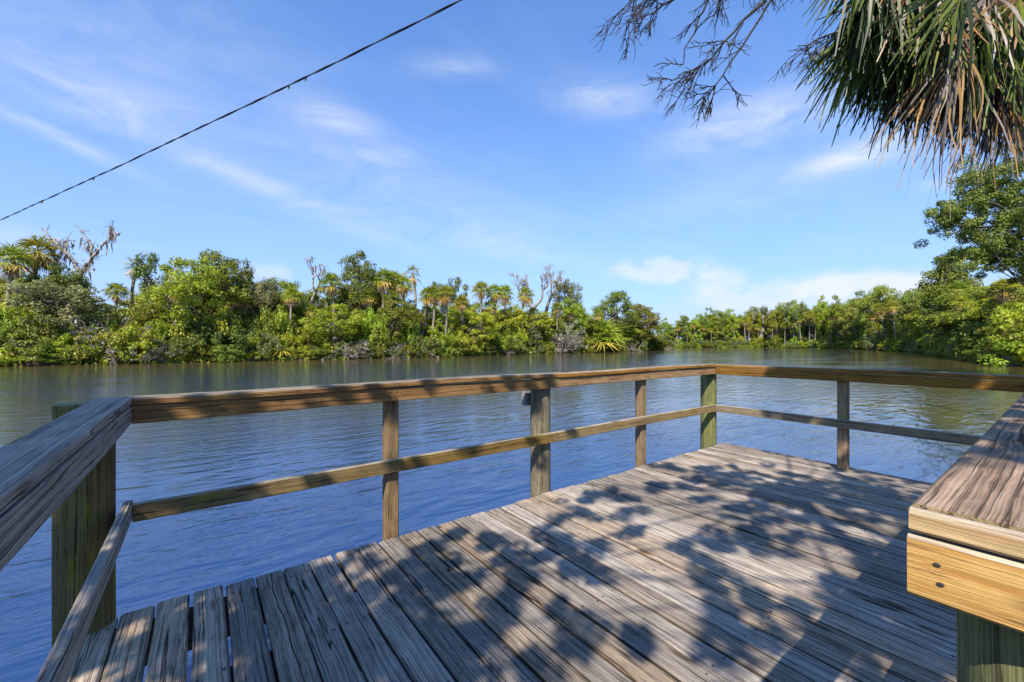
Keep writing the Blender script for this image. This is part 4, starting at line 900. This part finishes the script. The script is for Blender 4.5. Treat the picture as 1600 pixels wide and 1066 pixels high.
# ------------------------------------------------------------------ near palm, upper right: every frond a part
def near_palm():
    rng = np.random.default_rng(123); Z = 5.6
    top = np.array(at(1650, -70, Z + .5)); base = np.array(cw(8.6, 6.4)); base[2] = gz(base[0], base[1]) - .05
    e = empty('palm_tree', base); tag(e, 'near cabbage palm with hanging green and dead fronds at upper right', 'palm tree')
    tb = Bag(); P = bend((0, 0, 0), top - base, rng, .02, 12); R = np.full(12, .17); R[-3:] = .24; tube(tb, P, R, 14); ob('trunk', tb.mesh('near_palm_trunk', M_PALMBARK, True), e)
    def frond(px_, py, dz, ax, L, T, m, spread, droop, nseg=40, wid=.9, name='frond', nrm=None):
        hub = np.array(at(px_, py, Z + dz)); b = Bag()
        # photo-plane axis (right, up, away) -> world
        r = np.array(cw(1, 0)); f = np.array(cw(0, 1)); a = unit(r * ax[0] + np.array([0, 0, 1.0]) * ax[1] + f * ax[2])
        nn = np.array(nrm) if nrm is not None else (-f * .8 + np.array([0, 0, .6]) + rng.normal(size=3) * .35)
        fan(b, hub - base, a, nn, L, rng, nseg, spread, droop, 7, T, wid, .15, .26, .045, .3)
        mid = (top + hub) / 2 + np.array([0, 0, .25]) + rng.normal(size=3) * .06
        pts = np.array([(1 - t) ** 2 * top + 2 * t * (1 - t) * mid + t * t * hub for t in np.linspace(0, 1, 9)]) - base
        pts = np.concatenate([pts, [hub - base + a * L * .25, hub - base + a * L * .45 - np.array([0, 0, .05 * L])]])
        tube(b, pts, np.concatenate([np.linspace(.026, .014, 9), [.010, .004]]), 6, T)
        ob(name, b.mesh(name, m), e)
    G, Y, DD, BR = M_NEARG, M_NEARY, M_NEARGREY, M_NEARB
    def low(x): return float(np.interp(x, [1268, 1300, 1340, 1390, 1440, 1500, 1560, 1600, 1660], [112, 156, 180, 195, 210, 232, 250, 230, 212]))
    k = F / Z
    # tiers of drooping fans: each arches out to the left, then hangs; the lowest tips end on the crown's lower outline
    for lay, (n, dz0, mats) in enumerate(((18, .75, (DD, BR, G)), (20, .40, (DD, G, BR)), (20, .10, (G, DD, BR)), (18, -.15, (G, Y, DD)), (18, -.35, (G, G, BR)), (12, -.5, (DD, G, G)))):
        for i in range(n):
            x = 1326 + (i + rng.random()) * (1590 - 1326) / n; L = rng.uniform(.68, 1.02); yt = low(x) - (0, 0, 40, 75, 115, 150)[lay] - rng.uniform(0, 45)
            frond(x + L * k * .20, yt - L * k * 1.02, dz0 + rng.normal() * .14, (-.42 + rng.normal() * .26, -.76 + rng.normal() * .15, -.05 + rng.normal() * .25), L, rng.uniform(.05, .75), mats[i % 3] if x > 1420 or i % 2 else G, .78, .42, 17, 1.5)
    # big dead fan hanging in front and its brown neighbours
    frond(1512, 52, -.55, (-.28, -1, -.05), 1.62, .70, DD, .52, .22, 28, 1.2, nrm=(-.4, -.9, .2))
    frond(1505, 48, -.50, (-.40, -1, .05), 1.40, .95, BR, .42, .25, 18, 1.2)
    for (x, y, dz, L, m) in ((1556, 95, -.2, 1.2, BR), (1545, 120, .0, 1.05, DD), (1572, 90, .1, 1.1, BR), (1590, 70, .2, 1.1, BR), (1560, 178, -.15, .72, DD), (1535, 130, .15, .9, DD), (1580, 120, .3, .9, BR)):
        frond(x, y, dz, (-.05 + rng.normal() * .12, -1, 0), L, rng.uniform(.3, 1), m, .55, .25, 20, 1.2)
    # right, dark green against the sky
    for i in range(12):
        frond(1555 + i * 8, -30 + i * 7 + rng.normal() * 25, rng.uniform(.1, .9), (.1 + rng.normal() * .5, -.7 + rng.normal() * .3, .3), rng.uniform(.9, 1.2), rng.uniform(0, .4), G, 1.1, .35, 24, 1.1)
    # upper crown above the view
    for i in range(46):
        az = i * 2.39996; el = math.radians(rng.uniform(0, 75)); r = rng.uniform(1.0, 1.7)
        hub = top + r * np.array([math.cos(az) * math.cos(el), math.sin(az) * math.cos(el), math.sin(el)]); 
        b = Bag(); a = unit(hub - top + np.array([0, 0, -.5])); fan(b, hub - base, a, np.array([0, 0, 1.0]), rng.uniform(1.2, 1.5), rng, 30, 1.6, .45, 5, rng.random(), 1.1); tube(b, np.array([top, (top + hub) / 2 + [0, 0, .1], hub]) - base, [.026, .02, .014], 6)
        ob('frond', b.mesh('frond', G), e)
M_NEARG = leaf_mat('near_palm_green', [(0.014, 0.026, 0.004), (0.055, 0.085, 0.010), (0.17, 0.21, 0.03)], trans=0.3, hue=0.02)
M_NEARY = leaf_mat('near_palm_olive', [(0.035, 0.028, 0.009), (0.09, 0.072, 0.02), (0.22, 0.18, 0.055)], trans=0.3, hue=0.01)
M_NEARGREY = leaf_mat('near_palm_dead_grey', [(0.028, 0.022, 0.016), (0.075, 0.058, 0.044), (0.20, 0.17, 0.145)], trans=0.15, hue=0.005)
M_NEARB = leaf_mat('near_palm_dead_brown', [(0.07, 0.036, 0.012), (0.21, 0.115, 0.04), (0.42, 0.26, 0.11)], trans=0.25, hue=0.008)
near_palm()

# ------------------------------------------------------------------ bare branches, top
def bare_tree():
    rng = np.random.default_rng(321); Z = 6.6; base = np.array(cw(13.5, 7.5)); base[2] = gz(base[0], base[1]) - .05
    e = empty('bare_tree', base); tag(e, 'leafless twiggy branches hanging in from the top beside the near palm', 'tree')
    b = Bag(); fork = np.array(at(1900, -150, Z + .8)); P = bend(base, fork, rng, .03, 10); tube(b, P - base, np.linspace(.2, .1, 10), 8)
    tips = []
    def limb(pts, r0, r1):
        pts = np.array([np.array(at(x, y, Z + d)) for (x, y, d) in pts]); n = 14; t = np.linspace(0, len(pts) - 1, n)
        Q = np.stack([np.interp(t, np.arange(len(pts)), pts[:, k]) for k in range(3)], -1) + rng.normal(size=(n, 3)) * .03
        tube(b, Q - base, np.linspace(r0, r1, n), 6); return Q
    def twigs(Q, n, L, down, lo=2):
        r_ = np.array(cw(1, 0))
        for _ in range(n):
            s = Q[rng.integers(lo, len(Q))]; d = unit(-r_ * rng.uniform(.0, .9) + np.array([0, 0, -down]) + rng.normal(size=3) * .35)
            branch(b, s - base, d, L * rng.uniform(.6, 1.1), .0115, 2, rng, tips, .46, -.10, (2, 4), 4, .80, .06, .70)
    main = limb([(1900, -150, .8), (1600, -190, .4), (1380, -120, .1), (1200, -60, 0), (1060, -30, -.1), (990, -8, -.1)], .085, .012)
    l2 = limb([(1380, -120, .1), (1250, -40, -.1), (1170, 20, -.2), (1120, 80, -.2), (1050, 130, -.2)], .035, .006)
    l3 = limb([(1200, -60, 0), (1110, -10, .1), (1080, 60, .1), (1062, 110, .1)], .025, .006)
    l4 = limb([(1500, -150, .3), (1400, -10, -.3), (1320, 45, -.5), (1240, 75, -.5)], .035, .007)
    l5 = limb([(1300, -90, .1), (1215, -10, .2), (1160, 70, .2), (1120, 130, .2), (1100, 150, .2)], .025, .005)
    l6 = limb([(1120, -45, .1), (1040, 5, .2), (1000, 30, .2), (975, 62, .2)], .018, .005)
    twigs(main, 22, .42, .9, 6); twigs(l2, 15, .32, .5); twigs(l3, 10, .28, .6); twigs(l5, 12, .30, .7); twigs(l4, 10, .34, .7, 4); twigs(l6, 8, .22, .4)
    ob('branches', b.mesh('bare_branches', M_TWIG, True), e)
bare_tree()

# ------------------------------------------------------------------ live oak behind the viewpoint: shades the deck
def shade_oak():
    rng = np.random.default_rng(55); S = np.array(SUNV); base = np.array([-5.5, -7.5, 0.0]); base[2] = gz(base[0], base[1]) - .1
    e = empty('oak_tree', base); tag(e, 'live oak behind the dock entrance whose boughs shade the deck', 'tree')
    def deckpt(px_, py):
        Z = F * 1.356 / (py - HOR); p = cw((px_ - CX) / F * Z, Z); return np.array([p.x, p.y, DECK])
    spots = [  # photo position of a patch of shade on the deck, radius of the bough (m)
        (150, 990, .25), (210, 1010, .22), (330, 960, .2), (400, 1000, .2), (330, 1050, .25), (440, 950, .2), (500, 1010, .2), (430, 915, .2), (500, 890, .18), (560, 940, .2), (600, 985, .2), (540, 1050, .2), (250, 950, .2), (560, 885, .15), (610, 1040, .12), (470, 1060, .22), (380, 930, .15), (520, 960, .18), (290, 1000, .16),
        (630, 880, .16), (665, 900, .16), (690, 875, .13), (720, 905, .10), (655, 860, .1),
        (720, 830, .13), (765, 850, .16), (800, 880, .16), (825, 860, .15), (855, 835, .16), (880, 805, .16), (905, 785, .13), (880, 850, .13), (940, 770, .12), (930, 860, .12), (960, 808, .14), (990, 826, .11), (910, 895, .12), (905, 880, .1), (815, 905, .13), (795, 945, .10), (765, 975, .12), (735, 1000, .12), (690, 1000, .1), (930, 985, .10), (1000, 998, .09), (1015, 760, .1), (975, 775, .12),
        (1060, 728, .18), (1110, 745, .24), (1150, 738, .26), (1190, 760, .28), (1235, 770, .28), (1285, 762, .3), (1335, 758, .32), (1385, 772, .3), (1425, 790, .28), (1380, 800, .25), (1330, 790, .25), (1080, 755, .14),
        (1120, 785, .16), (1160, 798, .16), (1205, 805, .2), (1260, 802, .2), (1310, 822, .2), (1095, 862, .10), (1125, 848, .14), (1160, 838, .16), (1205, 852, .14), (1120, 905, .13), (1155, 925, .14), (1135, 955, .12), (1165, 975, .10), (1145, 1003, .1), (1205, 935, .12), (1430, 880, .18), (1410, 960, .18), (1450, 930, .15), (1350, 1030, .12), (1430, 1040, .2), (1480, 1030, .1), (1470, 900, .15), (1425, 995, .14), (1385, 1000, .14), (1455, 965, .08), (1330, 985, .08), (660, 1015, .10), (640, 955, .10), (715, 1050, .10), (835, 1045, .08), (880, 950, .07), (600, 915, .1)]
    C = []; R = []; PER = []
    for (px_, py, r) in spots:
        r = r * (.82 if 690 < px_ < 1030 else 1); p = deckpt(px_, py); k = max(5, int((r / .13) ** 2 * 4.2)); hm = 2.7 + .29 * F * 1.356 / (py - HOR)
        for _ in range(k):
            hgt = rng.uniform(hm + .3, hm + 2.0); off = np.array([rng.normal() * 1.1, rng.normal() * .85, 0]) * r * .72
            C.append(p + off + S / S[2] * hgt); R.append(rng.uniform(.045, .105)); PER.append(int(30 * (R[-1] / .09) ** 1.5))
    # boughs over the far-end railing, the near left railing and the entrance
    extra = [((5.55, y, DECK + rng.uniform(.3, 1.1)), .2) for y in np.linspace(-.2, 2.2, 64)] + [((-.35, y, DECK + 1), .2) for y in np.linspace(-1.5, 2.7, 44)] + [((rng.uniform(-.4, .9), y, DECK), .2) for y in np.linspace(-3, .8, 26)] + \
            [((x, .08 + rng.normal() * .06, RT), .10) for x in np.linspace(1.55, 5.2, 30)] + [((x, 2.8, DECK + rng.uniform(.4, 1.1)), .075) for x in np.linspace(-.1, 2.9, 26) + rng.normal(size=26) * .06] + [((-.45, 2.75, DECK + z), .14) for z in np.linspace(-.2, 1.1, 16)]
    for (p, r) in extra:
        hgt = rng.uniform(3.6, 5.6); C.append(np.array(p) + np.array([rng.normal(), rng.normal(), 0]) * .07 + S / S[2] * hgt); R.append(r * rng.uniform(.7, 1.1)); PER.append(int(55 * (R[-1] / .13) ** 1.6) + 6)
    # the rest of the crown, behind the viewpoint
    for _ in range(260):
        c = base + np.array([rng.normal() * 3.2 - .5, rng.normal() * 2.6 - .8, rng.uniform(5.0, 9.5)]); C.append(c); R.append(rng.uniform(.4, .7)); PER.append(90)
    C = np.array(C); R = np.array(R)
    # nothing may hang into the view
    lb = Bag(); leaves(lb, C - base, R, np.array(PER), .085, rng, .6); ob('crown', lb.mesh('shade_oak_crown', M_LEAF_OAK), e)
    tb = Bag(); P = bend((0, 0, 0), (1.2, 1.6, 5.2), rng, .05, 9); tube(tb, P, np.linspace(.45, .25, 9), 12)
    fork = [P[-1] + np.array(v) for v in ((2.2, 2.4, .7), (3.6, 3.4, .6), (1.0, 3.4, .9), (3.2, 1.4, .8), (5.0, 4.6, .3))]
    for f in fork: tube(tb, bend(P[-1], f, rng, .05, 8), np.linspace(.13, .05, 8), 7)
    for i in range(0, len(C), 11):
        c = C[i] - base; f = min(fork + [P[-1]], key=lambda q: np.linalg.norm(q - c)); tube(tb, bend(f, c, rng, .08, 6), np.linspace(.018, .005, 6), 4)
    ob('trunk', tb.mesh('shade_oak_trunk', M_BARK, True), e)
shade_oak()

# ------------------------------------------------------------------ overhead cable
def cable():
    rng = np.random.default_rng(4)
    a = np.array(at(-260, 452, 12.0)); p0 = np.array(at(0, 346, 9.2)); p1 = np.array(at(718, 0, 4.2)); d = p1 - p0
    a = p0 - d * .55; c = p1 + d * .6; n = 420; t = np.linspace(0, 1, n)[:, None]
    P = a + (c - a) * t - np.array([0, 0, .22]) * (4 * t * (1 - t)) + np.array([0, 0, .20]) 
    P += np.cumsum(rng.normal(size=(n, 3)) * .0016, axis=0) * .5
    e = empty('overhead_cable', P[0]); tag(e, 'black twisted overhead cable crossing the sky at upper left', 'cable')
    tg = unit(np.gradient(P, axis=0)); u = unit(np.cross(tg, np.array([0, 0, 1.0]))); v = np.cross(tg, u)
    for k in range(2):
        ang = np.linspace(0, 2 * PI * 26, n) + k * PI + .8 * np.sin(np.linspace(0, 60, n)) + np.cumsum(rng.normal(size=n) * .0); b = Bag(); Q = P + .0062 * (np.cos(ang)[:, None] * u + np.sin(ang)[:, None] * v)
        tube(b, Q - P[0], np.full(n, .0066), 6); ob('strand', b.mesh('cable_strand', M_CABLE, True), e)
    mb = Bag()
    for px_ in (64, 145, 448, 478): 
        i = int(np.argmin([abs(proj(q)[0] - px_) for q in P])); [mb.add([P[i] - P[0] + np.array([dx, dy, 0]), P[i] - P[0] + np.array([dx + .015, dy, .004]), P[i] - P[0] + np.array([dx + .012, dy, -h_]), P[i] - P[0] + np.array([dx - .004, dy, -h_ * .9])], [(0, 1, 2, 3)], .4) for dx, dy, h_ in ((0, 0, .05), (.008, .006, .03))]
    o = ob('moss_tufts', mb.mesh('moss_tufts', M_MOSS), e); o['kind'] = 'stuff'
def proj(q):
    X = q[0] * A0 - q[1] * A1; Z = q[0] * A1 + q[1] * A0
    return (CX + F * X / Z, HOR - F * (q[2] - EYE) / Z) if Z > .1 else (1e9, 1e9)
cable()
